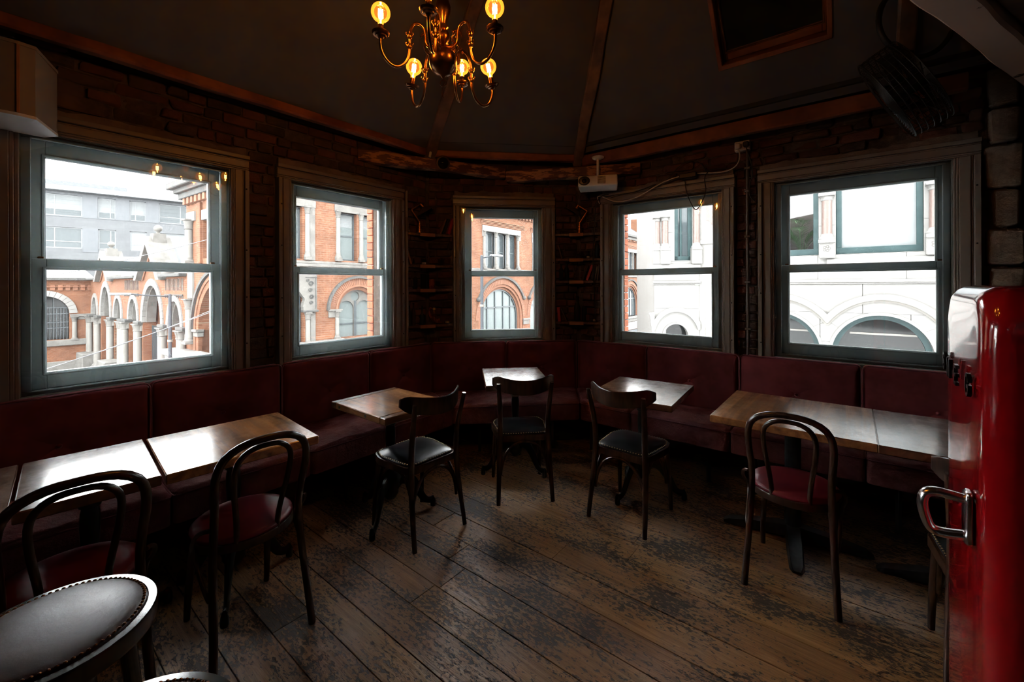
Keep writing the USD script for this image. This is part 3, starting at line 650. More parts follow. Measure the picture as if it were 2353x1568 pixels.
# ---------------------------------------------------------------- tables
HT = .76
def tabletop(t, w, d, th=.042, mt='table', plugs=None, ends='y', z=HT):
    """Top of w (local x) by d (local y) with breadboard ends and dark plugs in its edge."""
    e = .055
    if ends is None: obj('tabletop', M().box(-w/2, w/2, -d/2, d/2, z-th, z, .004), MAT[mt], t)
    elif ends == 'y':
        obj('tabletop', M().box(-w/2, w/2, -d/2+e, d/2-e, z-th, z, .004), MAT[mt], t)
        obj('end_board', M().box(-w/2, w/2, -d/2, -d/2+e-.0012, z-th, z, .004), MAT['table_edge'], t)
        obj('end_board', M().box(-w/2, w/2, d/2-e+.0012, d/2, z-th, z, .004), MAT['table_edge'], t)
    else:
        obj('tabletop', M().box(-w/2+e, w/2-e, -d/2, d/2, z-th, z, .004), MAT[mt], t)
        obj('end_board', M().box(-w/2, -w/2+e-.0012, -d/2, d/2, z-th, z, .004), MAT['table_edge'], t)
        obj('end_board', M().box(w/2-e+.0012, w/2, -d/2, d/2, z-th, z, .004), MAT['table_edge'], t)
    for (x, y) in plugs or ():
        ax = (1, 0, 0) if abs(abs(x)-w/2) < 1e-6 else (0, 1, 0); p = np.array([x, y, z-th/2]); a = np.array(ax)*.0016
        obj('plug', M().cyl(p-a, p+a, .0095, n=14), MAT['plug'], t, smooth=40)
def tripod(t, rot, z=HT-.042, oy=0.):
    O = tr(0, oy, 0)
    prof = [(.001, .17), (.055, .175), (.062, .195), (.058, .215), (.066, .235), (.070, .262), (.060, .285), (.052, .292), (.048, .33), (.038, .37), (.026, .385), (.034, .392), (.034, .402), (.026, .41), (.030, .47), (.033, .52), (.031, .58), (.027, .60), (.036, .607), (.036, .617), (.028, .625), (.030, .65), (.042, .68), (.052, .70), (.055, z-.012), (.001, z-.011)]
    obj('column', M().lathe(prof, 24, T=O), MAT['iron'], t, smooth=45)
    obj('top_plate', M().box(-.15, .15, -.025, .025, z-.012, z, .002, T=O).box(-.025, .025, -.15, .15, z-.012, z, .002, T=O), MAT['iron'], t)
    for k in range(3):
        a = rot + k*2*PI/3
        pr = [(.03, .215), (.075, .235), (.125, .215), (.165, .165), (.20, .10), (.235, .055), (.27, .045), (.295, .052)]
        pts = spline([(r*math.cos(a), r*math.sin(a), zz) for r, zz in pr], 22)
        rad = np.interp(np.linspace(0, 1, 22), [0, .25, .6, .85, 1], [.042, .034, .024, .019, .021])
        m = M().tube(pts, rad, 10, flat=(.62, 1.15), T=O); c = np.array([.285*math.cos(a), .285*math.sin(a), 0])
        m.lathe([(.002, 0), (.016, .001), (.019, .012), (.017, .04), (.010, .058), (.001, .06)], 12, T=O @ tr(*c))
        obj('leg', m, MAT['iron'], t, smooth=50)
    obj('hub_drop', M().lathe([(.001, .10), (.03, .115), (.052, .15), (.05, .19), (.001, .20)], 18, T=O), MAT['iron'], t, smooth=45)
def cross_base(t, rot, z=HT-.042, oy=0.):
    obj('column', M().lathe([(.001, .05), (.050, .051), (.050, .075), (.042, .08), (.042, z-.02), (.001, z-.019)], 24), MAT['blacksteel'], t, smooth=40)
    m = M()
    for k in range(4):
        a = PI/4 + k*PI/2; c, s = math.cos(a), math.sin(a)
        m.tube([(.03*c, .03*s, z-.028), (.09*c, .09*s, z-.02), (.19*c, .19*s, z-.008)], [.022, .016, .008], 8)
    obj('top_spider', m, MAT['blacksteel'], t, smooth=40)
    for k in range(4):
        a = rot + k*PI/2; T = rz(a)
        v = []
        for x, w, h0, h1 in ((.02, .042, .02, .085), (.20, .040, .012, .062), (.345, .034, .002, .030), (.375, .020, .0, .012)):
            v += [(x, -w, h0), (x, w, h0), (x, -w*.8, h1), (x, w*.8, h1)]
        obj('foot', M().hull(v, T), MAT['blacksteel'], t, smooth=30)
def table(x, y, rot, w, d, label, base='tripod', brot=0., boff=0., **kw):
    t = thing('pub_table', label, 'table', rz(math.radians(rot), (x, y, 0))); tabletop(t, w, d, **kw)
    (tripod if base == 'tripod' else cross_base)(t, brot, oy=boff); return t
table(-.493, 2.879, 45, .50, .605, 'small wooden table with two dark plugs in its edge on a black tripod base', brot=math.radians(-147.5), plugs=[(-.25, .20), (-.25, -.10)])
table(.421, 3.554, 0, .519, .685, 'wooden table with a bright glare in front of the middle window', mt='table_dark', brot=math.radians(-163), ends=None, boff=-.07)
table(1.301, 2.967, -41, .585, .668, 'glare-lit square wooden table on a three-footed iron base beside a leather-seated chair', mt='table_dark', brot=math.radians(-149+41), plugs=[(.2925, -.1)], ends=None)
table(-1.173, 2.288, 40.5, .613, .60, 'orange-brown end table of the joined row beside the long bench', brot=math.radians(-110.5), plugs=[(.3065, -.12)], ends=None)
table(-1.573, 1.962, 40.5, .395, .60, 'narrow bleached middle table of the joined row beside the long bench', mt='table_dark', brot=math.radians(20), ends=None)
table(-1.985, 1.607, 40.5, .67, .60, 'pale table at the outer end of the joined row nearest the bar stools', mt='table_dark', brot=math.radians(20), ends=None)
table(1.969, 2.327, -45.5, .752, .745, 'large square wooden table on a flat cross base behind the bentwood chair', base='cross', brot=math.radians(8), ends=None)
table(2.493, 1.789, -45.5, .75, .745, 'dark square table pushed up between its neighbour and the red fridge', base='cross', brot=math.radians(8), mt='table_dark', ends=None)

# ---------------------------------------------------------------- chairs
def seat_outline(w_f, w_b, d, n=48):
    """Rounded D of a bistro seat, front wide: points counter-clockwise."""
    p = Polygon([(-w_b/2, -d/2), (w_b/2, -d/2), (w_f/2, d*.22), (w_f*.42, d/2), (-w_f*.42, d/2), (-w_f/2, d*.22)]).buffer(-.055).buffer(.055, quad_segs=8)
    pts = np.array([p.exterior.interpolate(i/n, normalized=True).coords[0] for i in range(n)])
    return pts if Polygon(pts).exterior.is_ccw else pts[::-1]
def slab_rings(pts, levels):
    """levels: (inset fraction, z) rings scaled towards the centroid, capped."""
    c = pts.mean(0); n = len(pts); V = []; F = []
    for k, z in levels: V.extend([(*(c+(p-c)*(1-k)), z) for p in pts])
    L = len(levels)
    for i in range(L-1):
        for j in range(n): F.append((i*n+j, i*n+(j+1) % n, (i+1)*n+(j+1) % n, (i+1)*n+j))
    V += [(c[0], c[1], levels[0][1]), (c[0], c[1], levels[-1][1])]; F = np.array(F); tri = np.vstack([F[:, [0, 1, 2]], F[:, [0, 2, 3]]])
    caps = [(L*n, (j+1) % n, j) for j in range(n)] + [(L*n+1, (L-1)*n+j, (L-1)*n+(j+1) % n) for j in range(n)]
    return M().add(np.array(V), np.vstack([tri, np.array(caps)]))
def studs(pts, k, z, n, r=.0042):
    c = pts.mean(0); L = Polygon(c+(pts-c)*(1-k)).exterior; m = M()
    for i in range(n):
        x, y = L.interpolate(i/n, normalized=True).coords[0]; m.sphere((x, y, z), r, 5, sc=(1, 1, .7))
    return m
def bistro_chair(label, T):
    t = thing('bistro_chair', label, 'chair', T); W = MAT['chairwood']
    pts = seat_outline(.425, .365, .40)
    obj('seat_frame', slab_rings(pts, [(.05, .412), (.0, .416), (0, .452), (.012, .458), (.06, .459)]), W, t, smooth=40)
    obj('seat_pad', slab_rings(pts, [(.07, .455), (.055, .462), (.075, .468), (.16, .475), (.35, .484), (.6, .489), (.85, .490)]), MAT['blackleather'], t, smooth=60)
    obj('nail_heads', studs(pts, .085, .469, 74), MAT['stud'], t, smooth=True, kind='stuff')
    for s in (-1, 1):                        # back posts run into the rear legs
        p = spline([(s*.193, -.255, 0), (s*.185, -.222, .20), (s*.174, -.197, .43), (s*.172, -.20, .56), (s*.182, -.232, .74), (s*.190, -.258, .845)], 22)
        obj('rear_leg', M().tube(p, np.interp(np.linspace(0, 1, 22), [0, .5, .8, 1], [.0135, .018, .0165, .013]), 10, flat=(.85, 1.1)), W, t, smooth=50)
    for s in (-1, 1):
        p = spline([(s*.188, .185, 0), (s*.182, .170, .22), (s*.168, .148, .43)], 12)
        obj('front_leg', M().tube(p, np.linspace(.0125, .0185, 12), 10), W, t, smooth=50)
    # curved top rail: ends reach forward of the posts
    n = 25; V, F = [], []; ang = np.linspace(-1, 1, n)
    for a in ang:
        x = a*.225; y = -.282 + .125*a*a; hz = .052*(1 - .38*max(0, abs(a)-.82)/.18)*(1 if abs(a) < .98 else .8); zc = .815 + .028*a*a; th = .011 - .003*abs(a)
        for dy, dz in ((-th, -hz), (th, -hz+.004), (th, hz-.004), (0, hz), (-th, hz-.006)): V.append((x, y+dy - .10*dz, zc+dz))
    for i in range(n-1):
        for j in range(5): F.append((i*5+j, i*5+(j+1) % 5, (i+1)*5+(j+1) % 5, (i+1)*5+j))
    F = np.array(F)[:, ::-1]; tri = np.vstack([F[:, [0, 1, 2]], F[:, [0, 2, 3]]]); e = (n-1)*5
    caps = [(0, j, j+1) for j in (1, 2, 3)] + [(e, e+j+1, e+j) for j in (1, 2, 3)]
    obj('top_rail', M().add(np.array(V), np.vstack([tri, np.array(caps)])), W, t, smooth=40)
    def arch(p, q, name='arched_brace'):
        p, q = np.array(p), np.array(q); mid = (p+q)/2
        pts_ = [p+(0, 0, -.13), p+(q-p)*.06+(0, 0, -.02), p+(q-p)*.22+(0, 0, .065), mid+(0, 0, .10), p+(q-p)*.78+(0, 0, .065), p+(q-p)*.94+(0, 0, -.02), q+(0, 0, -.13)]
        obj(name, M().tube(spline(pts_, 24), .0095, 8), W, t, smooth=60)
    b0, b1, f0, f1 = (-.170, -.200, .315), (.170, -.200, .315), (-.168, .150, .315), (.168, .150, .315)
    arch(b0, b1); arch(b0, f0); arch(b1, f1); arch(f0, f1)
    return t
def face(x, y, ang): return rz(math.radians(ang)-PI/2, (x, y, 0))   # local +y points along ANG
c0 = bistro_chair('dark bistro chair with black studded seat facing the small plugged table', face(-.317, 2.764, 132.8))
copy(c0, face(.418, 3.168, 91.5), 'dark bistro chair with black studded seat squarely facing the middle window table')
copy(c0, face(1.131, 2.732, 42.3), 'dark bistro chair with black studded seat facing the glare-lit square table')
copy(c0, face(2.055, 1.375, 45), 'dark bistro chair mostly hidden behind the red fridge')
def bentwood_chair(label, T):
    t = thing('bentwood_chair', label, 'chair', T); W = MAT['bentwood']
    a = np.linspace(0, 2*PI, 48, endpoint=False); pts = np.stack([.205*np.cos(a), .20*np.sin(a)], 1)
    obj('seat_ring', slab_rings(pts, [(.06, .420), (.0, .424), (0, .452), (.02, .458), (.08, .459)]), W, t, smooth=40)
    obj('seat_pad', slab_rings(pts, [(.05, .452), (.015, .464), (.03, .476), (.10, .487), (.28, .497), (.55, .503), (.85, .505)]), MAT['redvinyl'], t, smooth=60)
    half = [(.190, -.262, 0), (.178, -.225, .22), (.168, -.188, .44), (.165, -.190, .55), (.172, -.222, .68), (.174, -.245, .775), (.152, -.262, .845), (.09, -.272, .886), (0, -.276, .897)]
    full = half + [(-x, y, z) for x, y, z in half[-2::-1]]
    obj('back_hoop', M().tube(spline(full, 72), .0155, 12), W, t, smooth=60)
    half = [(.080, -.170, .45), (.085, -.185, .55), (.100, -.214, .66), (.108, -.237, .75), (.096, -.255, .822), (.055, -.264, .858), (0, -.267, .866)]
    full = half + [(-x, y, z) for x, y, z in half[-2::-1]]
    obj('inner_hoop', M().tube(spline(full, 54), .0115, 10), W, t, smooth=60)
    for s in (-1, 1):
        p = spline([(s*.168, .195, 0), (s*.162, .170, .2), (s*.142, .138, .43)], 12)
        obj('front_leg', M().tube(p, np.linspace(.0125, .0185, 12), 10), W, t, smooth=50)
    for s in (-1, 1):
        p = spline([(s*.180, -.200, .56), (s*.212, -.150, .535), (s*.216, -.095, .475), (s*.205, -.060, .435), (s*.196, -.11, .36), (s*.183, -.20, .28)], 24)
        obj('hip_brace', M().tube(p, .0085, 8), W, t, smooth=60)
    return t
b0 = bentwood_chair('bentwood chair with round maroon seat before the orange-brown end table', face(-1.012, 2.055, 134))
copy(b0, face(-1.441, 1.715, 134), 'bentwood chair with double hoop back nearest the bar stools, half out of frame')
copy(b0, face(1.737, 2.048, 45), 'bentwood chair with round maroon seat before the large square table')

# ---------------------------------------------------------------- bar stools
def bar_stool(label, T, h=.75, R=.184):
    t = thing('bar_stool', label, 'stool', T)
    a = np.linspace(0, 2*PI, 72, endpoint=False); pts = np.stack([R*np.cos(a), R*np.sin(a)], 1)
    g = MAT['gloss_black']
    obj('seat_ring', slab_rings(pts, [(.10, h-.045), (.01, h-.043), (0, h-.036), (0, h-.006), (.015, h), (.10, h+.001), (.13, h-.004), (.2, h-.006)]), g, t, smooth=40)
    obj('seat_pad', slab_rings(pts, [(.13, h-.006), (.135, h+.002), (.16, h+.006), (.25, h+.011), (.42, h+.017), (.65, h+.021), (.9, h+.0225)]), MAT['stoolleather'], t, smooth=60)
    obj('nail_heads', studs(pts, .145, h+.006, 84, .0040), MAT['bronze'], t, smooth=True, kind='stuff')
    for k in range(4):
        b = PI/4+k*PI/2; c, s = math.cos(b), math.sin(b)
        p = spline([(.125*c, .125*s, h-.045), (.150*c, .150*s, h-.25), (.175*c, .175*s, .25), (.205*c, .205*s, 0)], 16)
        obj('leg', M().tube(p, np.linspace(.019, .014, 16), 10), g, t, smooth=50)
    obj('foot_ring', M().tube([(.168*math.cos(x), .168*math.sin(x), .30) for x in a[::2]], .010, 8, closed=True), g, t, smooth=60)
    return t
s0_ = bar_stool('bar stool with oxblood leather seat, black rim and brass studs in the near corner', rz(.3, (-.935, 1.07, 0)))
copy(s0_, rz(.1, (-.565, .737, 0)), 'second bar stool of which only the black rim shows at the frame edge')
# ---------------------------------------------------------------- red fridge
def FRp(s, d, z=0): return (FR @ np.array([s, d, z, 1.]))[:3]
fa, fb = FRp(.238, 1.875), FRp(.215, 1.275); ex = (fb-fa)/np.linalg.norm(fb-fa); ey = np.array([-ex[1], ex[0], 0])
TFR = frame(ex, ey, fa)
t = thing('retro_fridge', 'tall glossy red retro fridge with rounded corners and metal badge letters', 'fridge', TFR)
XZ = np.array([[1, 0, 0, 0], [0, 0, -1, 0], [0, 1, 0, 0], [0, 0, 0, 1.]])      # local x,y,z of a pad -> x, z, -y
m, _, _ = pad(sbox(0, .06, .60, 1.525), .60, .045, .0, None, .10, 220, 10); obj('cabinet', M().merge(m, tr(0, .70, 0) @ XZ), MAT['red'], t, smooth=40)
m, _, _ = pad(sbox(.0, .075, .60, 1.525), .085, .045, .012, None, .10, 220, 12); d_ = obj('door', M().merge(m, tr(0, .092, 0) @ XZ), MAT['red'], t, smooth=40)
hx = .505
pts = spline([(hx, .006, 1.052), (hx, -.045, 1.049), (hx, -.072, 1.042), (hx, -.079, 1.015), (hx, -.074, .985), (hx, -.064, .962), (hx, -.03, .960), (hx, .006, .963)], 40)
obj('handle', M().tube(pts, .0125, 12, flat=(1.25, .8)).box(hx-.02, hx+.02, -.014, .004,   .948, 1.066, .006), MAT['chrome'], d_, smooth=45)
for ch, x in zip('SMEG', (.088, .222, .352, .480)):
    v = meshkit.text_mesh(ch, .048, .007, True); T = np.array([[1, 0, 0, x], [0, 0, -1, .0055 - .012*(1-((x+.016-.30)/.30)**2)], [0, 1, 0, 1.280], [0, 0, 0, 1.]])
    obj('badge_letter', M().add(v.vertices, v.faces, T), MAT['darkmetal'], d_)
obj('plinth', M().box(.02, .58, .06, .66, 0, .065, .004), MAT['blackplastic'], t)
obj('seal', M().box(.02, .58, .088, .102, .09, 1.48), MAT['rubber'], t)

# ---------------------------------------------------------------- chandelier
CC = np.array([-.0925, 1.953, 2.559])
ch = thing('chandelier', 'aged brass six-armed chandelier with ball body and glowing globe bulbs', 'chandelier', tr(*CC))
obj('ball', M().lathe([(.0001, -.078), (.006, -.074), (.012, -.068)] + [(.064*math.cos(a), .064*math.sin(a)) for a in np.linspace(-1.30, 1.32, 22)] + [(.014, .064)], 36), MAT['bronze'], ch, smooth=50)
obj('bottom_ring', M().tube([(x, 0, z-.098) for x, z in arcpts(0, 0, .014, 0, 360, 25)[:-1]], .0026, 6, closed=True).tube(spline([(0, 0, -.07), (.002, .002, -.10), (-.006, .004, -.135), (.001, .002, -.165)], 14), .0016, 5), MAT['brass'], ch, smooth=60)
st = [(.012, .060), (.020, .066), (.012, .074), (.018, .085), (.030, .105), (.032, .125), (.022, .14), (.016, .15), (.024, .158), (.024, .164), (.016, .172), (.020, .19), (.034, .225), (.036, .25), (.028, .28), (.018, .295), (.026, .302), (.026, .312), (.016, .322), (.022, .332), (.042, .352), (.046, .372), (.034, .385), (.012, .392), (.009, .50), (.009, .56), (.0005, .565)]
obj('stem', M().lathe(st, 28), MAT['brass'], ch, smooth=40)
m = M()
zt = 4.6 - CC[2]
for k in range(int((zt-.56)/.034)+1):
    z = .575+.034*k; q = [(.011*math.cos(a), .011*1.0*0+0, z+.020*math.sin(a)) for a in np.linspace(0, 2*PI, 13)[:-1]]
    if k % 2: q = [(0, x, zz) for x, _, zz in q]
    m.tube(q, .0028, 5, closed=True)
obj('chain', m, MAT['brass'], ch, smooth=60)
obj('ceiling_rose', M().lathe([(.001, zt-.05), (.03, zt-.045), (.055, zt-.015), (.06, zt+.01), (.001, zt+.012)], 24), MAT['brass'], ch, smooth=40)
CUPS = [(-.3515, 1.850, 2.610), (-.1355, 1.676, 2.610), (.132, 1.766, 2.610), (-.264, 2.204, 2.558), (-.008, 2.295, 2.625), (.1455, 2.157, 2.558)]
ARMP = [(1, .005), (1, -.045), (.93, -.088), (.79, -.112), (.64, -.092), (.565, -.045), (.55, .02), (.535, .062), (.46, .098), (.36, .088), (.30, .045), (.27, .0), (.13, -.01), (.05, .0)]
for i, c in enumerate(CUPS):
    o = np.array(c)-CC; R = math.hypot(o[0], o[1]); u = np.array([o[0], o[1], 0])/R; zc = o[2]-.012
    def Q(r, z): return u*(R*r) + np.array([0, 0, z])
    base_z = .075
    p = [Q(r, zc+z if r > .5 else zc*(.6+.4*(r/.5)) + z + (1-r/.5)*(base_z-zc*.6)) for r, z in ARMP]
    a = obj('arm', M().tube(spline(p, 80), .0062, 10), MAT['brass'], ch, smooth=60)
    m = M(); side = np.cross(u, [0, 0, 1])
    for r, z in ((.553, .035), (.556, -.01)):
        q = Q(r, zc+z); m.sphere(q, .0115, 8, sc=(1, 1, 1.3))
        for k in range(5):
            g = k*2*PI/5; e = u*math.cos(g)+side*math.sin(g); m.tube(spline([q+e*.009, q+e*.015+(0, 0, .006), q+e*.017+(0, 0, .013), q+e*.013+(0, 0, .016)], 7), .0022, 5)
    obj('leaf_collar', m, MAT['brass'], a, smooth=60)
    def scroll(r0, z0, r1, z1, sg):
        pts = []
        for w in np.linspace(0, 1, 30):
            ang = sg*(w*2.6*PI) ; rad = .030*(1-w)**.8+.003; pts.append((math.cos(ang)*rad, math.sin(ang)*rad))
        pts = np.array(pts); pts -= pts[0]
        return [Q(r0, z0)] + [Q(r0+(r1-r0)*.5, (z0+z1)/2+.012)] + [Q(r1, z1)+u*x+np.array([0, 0, y]) for x, y in pts]
    m = M().tube(scroll(.18, .125, .38, .085, 1), .0032, 6).tube(scroll(.16, .10, .32, .045, -1), .0032, 6).sphere(Q(.22, .115), .008, 7)
    obj('scroll', m, MAT['brass'], a, smooth=60)
    C = np.array([o[0], o[1], o[2]])
    tilt = axm(C, (0, 0, 1)) if i not in (3, 5) else axm(C, (u*-.28+np.array([0, 0, 1])))
    obj('drip_pan', M().lathe([(.004, -.022), (.010, -.020), (.014, -.013), (.022, -.011), (.024, -.006), (.032, -.004), (.036, .002), (.037, .006), (.034, .005), (.018, .002), (.012, .006), (.0005, .007)], 28, T=tilt), MAT['bronze'], a, smooth=35)
    obj('candle_socket', M().lathe([(.011, .004), (.0125, .010), (.0125, .036), (.010, .040), (.0005, .041)], 18, T=tilt), MAT['bronze'], a, smooth=35)
    g = [(.0005, .036), (.011, .038), (.0125, .048)] + [(.0405*math.sin(w), .092-.0405*math.cos(w)) for w in np.linspace(.42, PI-.001, 20)]
    obj('globe_bulb', M().lathe(g, 28, T=tilt), MAT['bulbglass'], a, smooth=50)
    m = M()
    m.tube([(0, 0, .040), (0, 0, .066)], [.004, .0028], 6, T=tilt)
    q = []
    for k in range(61):
        g_ = k*PI*2/6*.5*2; rr = .0085; q.append((rr*math.cos(k*2*PI/10), rr*math.sin(k*2*PI/10), .070+.034*(k % 2) if False else .068+.036*(.5-.5*math.cos(k*PI*.5))))
    m.tube(q, .003, 5, T=tilt)
    obj('filament', m, MAT['filament'], a)

# ---------------------------------------------------------------- wire cage fan under the beam
FC = FRp(.275, 3.45, 2.70)
ax = rgt*(-.60) + fwd*(-.42) + upv*(-.68); ax /= np.linalg.norm(ax)
ax = (rgt*.62 + fwd*(-.62) + upv*.48); ax /= np.linalg.norm(ax)
TF = axm(FC, ax)
fan = thing('cage_fan', 'dark wire cage drum fan hanging below the whitewashed beam', 'fan', TF)
m = M(); RF, HF = .27, .10
def ringp(r, z, n=48): return [(r*math.cos(a), r*math.sin(a), z) for a in np.linspace(0, 2*PI, n, endpoint=False)]
for k in range(15):
    r = .05+.0157*k; z = HF*(1-.10*(r/RF)**2); m.tube(ringp(r, z), .0022, 5, closed=True)
for k in range(8): m.tube([(.045*math.cos(k*PI/4), .045*math.sin(k*PI/4), HF), (.27*math.cos(k*PI/4), .27*math.sin(k*PI/4), HF*.86)], .0025, 5)
obj('front_grille', m, MAT['blacksteel'], fan, smooth=60, kind='stuff')
m = M()
for k in range(15):
    r = .05+.0157*k; m.tube(ringp(r, -HF*(1-.1*(r/RF)**2)), .0022, 5, closed=True)
obj('rear_grille', m, MAT['blacksteel'], fan, smooth=60, kind='stuff')
m = M()
for z in (-.088, -.06, -.03, 0, .03, .06, .088): m.tube(ringp(RF+.006, z), .0026, 5, closed=True)
for k in range(40): a = k*PI/20; m.tube([(RF*math.cos(a), RF*math.sin(a), -.09), ((RF+.006)*math.cos(a), (RF+.006)*math.sin(a), 0), (RF*math.cos(a), RF*math.sin(a), .09)], .0018, 4)
obj('drum_wires', m, MAT['blacksteel'], fan, smooth=60, kind='stuff')
obj('hub', M().lathe([(.001, -.09), (.06, -.085), (.065, -.02), (.05, .03), (.045, HF+.004), (.001, HF+.008)], 24), MAT['blackplastic'], fan, smooth=40)
for k in range(3):
    a = k*2*PI/3; c, s = math.cos(a), math.sin(a); v = []
    for r, w, z in ((.045, .03, 0), (.12, .075, .01), (.21, .085, .018), (.235, .05, .02)):
        for e, dz in ((-1, -.022), (1, .022)): v.append((r*c-e*w*s, r*s+e*w*c, z+dz)); v.append((r*c-e*w*s, r*s+e*w*c, z+dz+.003))
    obj('blade', M().hull(v), MAT['darkmetal'], fan, smooth=40)
iv = np.linalg.inv(TF)
def inF(p): return (iv @ np.array([*p, 1.]))[:3]
top = FC + np.array([0, 0, .50]); q = [FC+rgt*.05+upv*.22, FC-rgt*.16+upv*.36+fwd*-.02, FC-rgt*.12+upv*.52, FC+rgt*.06+upv*.62]
m = M().tube([inF(p) for p in spline(q, 24)], .016, 10)
q = [FC+rgt*.06+upv*.20, FC+rgt*.24+upv*.27, FC+rgt*.32+upv*.42, FC+rgt*.34+upv*.62]
m.tube([inF(p) for p in spline(q, 24)], .014, 10)
obj('bracket', m, MAT['blacksteel'], fan, smooth=60)
# the whitewashed beam overhead
a, b = np.array([1.45, 1.42]), np.array([5.2, 2.93]); L = np.linalg.norm(b-a); d = (b-a)/L
Tb = frame((d[0], d[1], 0), (-d[1], d[0], 0), (a[0], a[1], 0))
lone('ceiling_beam', longbox(0, L, -.15, 0, 2.75, 2.98, Tb, 60, 9, .010), MAT['whitewash'], 'heavy beam with flaking whitewash crossing above the fridge', 'beam', 40)
lone('ceiling_beam', longbox(0, L, -.30, -.155, 2.80, 3.02, Tb, 60, 10, .010), MAT['rafter'], 'bare brown timber bolted beside the whitewashed beam', 'beam', 40)
q = [FRp(.62, 3.7, 2.86), FRp(.75, 3.72, 2.84), FRp(.86, 3.6, 2.80), FRp(.98, 3.4, 2.86), FRp(1.05, 3.2, 2.93)]
lone('loose_cable', M().tube(spline(q, 30), .005, 6).tube(spline([FRp(.86, 3.6, 2.80), FRp(.84, 3.62, 2.70), FRp(.80, 3.66, 2.62)], 12), .004, 6), MAT['conduit'], 'thin loose cable drooping by the stone pier under the beam', 'cable', True)

# ---------------------------------------------------------------- loudspeaker, projector, dome camera, sockets, cables
def FLp(s, d, z=0): return (FL @ np.array([s, d, z, 1.]))[:3]
sp = thing('wall_speaker', 'cream tapered loudspeaker high on the wall above the arcade window', 'speaker', FL)
P_ = Polygon([(-.36, 3.09), (.10, 3.05), (.155, 3.06), (.245, 3.31), (.20, 3.385), (-.36, 3.385)])
m = M().prism(P_, 2.352, 2.675, plane='xy'); obj('cabinet', m, MAT['speaker'], sp)
P2 = P_.buffer(-.012, join_style=2)
obj('top_cap', M().prism(P_.buffer(.004, join_style=2), 2.675, 2.690, plane='xy'), MAT['speaker'], sp)
obj('underside', M().prism(P_.buffer(.003, join_style=2), 2.338, 2.352, plane='xy'), MAT['whiteplastic'], sp)
q = (.02, 3.056, 2.45)
obj('corner_trim', M().box(.094, .106, 3.043, 3.056, 2.352, 2.675, .002), MAT['labelpaper'], sp)
obj('tweeter', M().lathe([(.001, 0), (.022, .001), (.024, .006), (.038, .008), (.040, .001), (.040, 0)], 28, T=axm((-.005, 3.056, 2.40), (0, -1, 0))), MAT['whiteplastic'], sp, smooth=35)
obj('tweeter_dome', M().sphere((-.005, 3.054, 2.40), .018, 8), MAT['blackplastic'], sp, smooth=True)
obj('wall_bracket', M().box(-.2, .1, 3.383, 3.43, 2.45, 2.58, .004), MAT['blacksteel'], sp)

pj = thing('ceiling_projector', 'small white projector on a short pole below the lintel', 'projector', rz(math.radians(-20), (1.31, 4.0, 2.475)))
obj('body', M().rbox(-.185, .185, -.13, .13, 0, .105, .016), MAT['whiteplastic'], pj, smooth=35)
obj('lens_recess', M().lathe([(.001, .004), (.040, .004), (.052, .0), (.056, -.004)], 28, T=axm((-.125, -.132, .055), (0, -1, 0)) @ np.diag([1, .8, 1, 1.])), MAT['blackplastic'], pj, smooth=35)
obj('lens', M().sphere((-.125, -.130, .055), .026, 10, sc=(1, .5, 1)), MAT['blackglass'], pj, smooth=True)
for k in range(9): obj('vent_slat', M().box(.0, .075, -.1325, -.1295, .022+k*.008, .026+k*.008), MAT['conduit'], pj)
obj('pole', M().cyl((0, 0, .10), (0, 0, .295), .014, n=16), MAT['whiteplastic'], pj, smooth=40)
obj('pole_clamp', M().box(-.025, .025, -.025, .025, .098, .128, .005), MAT['blackplastic'], pj)
obj('ceiling_plate', M().lathe([(.001, .285), (.03, .286), (.055, .298), (.06, .312), (.001, .314)], 28), MAT['whiteplastic'], pj, smooth=40)

t_ = np.array([.428+.93, 4.345-3.85, 0]); t_ /= np.linalg.norm(t_); nrm = np.array([t_[1], -t_[0], 0])
cp = np.array([-.93, 3.85, 0]) + t_*.775; cp[2] = 2.715
dc = thing('dome_camera', 'round black dome camera in a bronze ring on the peeling lintel', 'security camera', axm(cp+nrm*.002, nrm+np.array([0, 0, -.25])))
obj('ring', M().lathe([(.045, -.03), (.068, -.028), (.072, .0), (.068, .014), (.056, .018), (.052, .010), (.045, .0)], 36), MAT['rafter'], dc, smooth=35)
obj('dome', M().lathe([(.054*math.cos(a), .006+.042*math.sin(a)) for a in np.linspace(0, PI/2-.01, 12)], 32), MAT['blackglass'], dc, smooth=True)
lone('hook_light', M().lathe([(.001, 0), (.012, .002), (.013, .045), (.010, .055), (.001, .057)], 14, T=axm(np.array([-.33, 4.155, 2.78]), (.2, -.2, 1))), MAT['whiteplastic'], 'tiny white peg fixed at the foot of the hip rafter behind the chandelier', 'peg', 40)

sk = thing('wall_socket', 'cream double socket high on the brick pier, with a white plug', 'socket', FR)
obj('box', M().box(-.735, -.62, 3.955, 4.012, 2.655, 2.735, .006), MAT['whiteplastic'], sk)
obj('plug', M().box(-.728, -.683, 3.915, 3.956, 2.668, 2.712, .008), MAT['whiteplastic'], sk)
obj('black_plug', M().box(-.665, -.622, 3.915, 3.956, 2.672, 2.716, .008), MAT['blackplastic'], sk)
cd = thing('conduit_pipe', 'painted conduit pipe running down the pier between the two right-hand windows', 'pipe', FR)
obj('pipe', M().cyl((-.640, 3.965, .85), (-.640, 3.965, 2.66), .011, n=12), MAT['conduit'], cd, smooth=40)
for z in (1.16, 1.55, 1.93, 2.31, 2.5): obj('clip', M().box(-.662, -.618, 3.948, 3.985, z-.009, z+.009, .003), MAT['conduit'], cd)
pp = thing('conduit_pipe', 'pale painted pipe beside the niche holding the orange plate', 'pipe', FL)
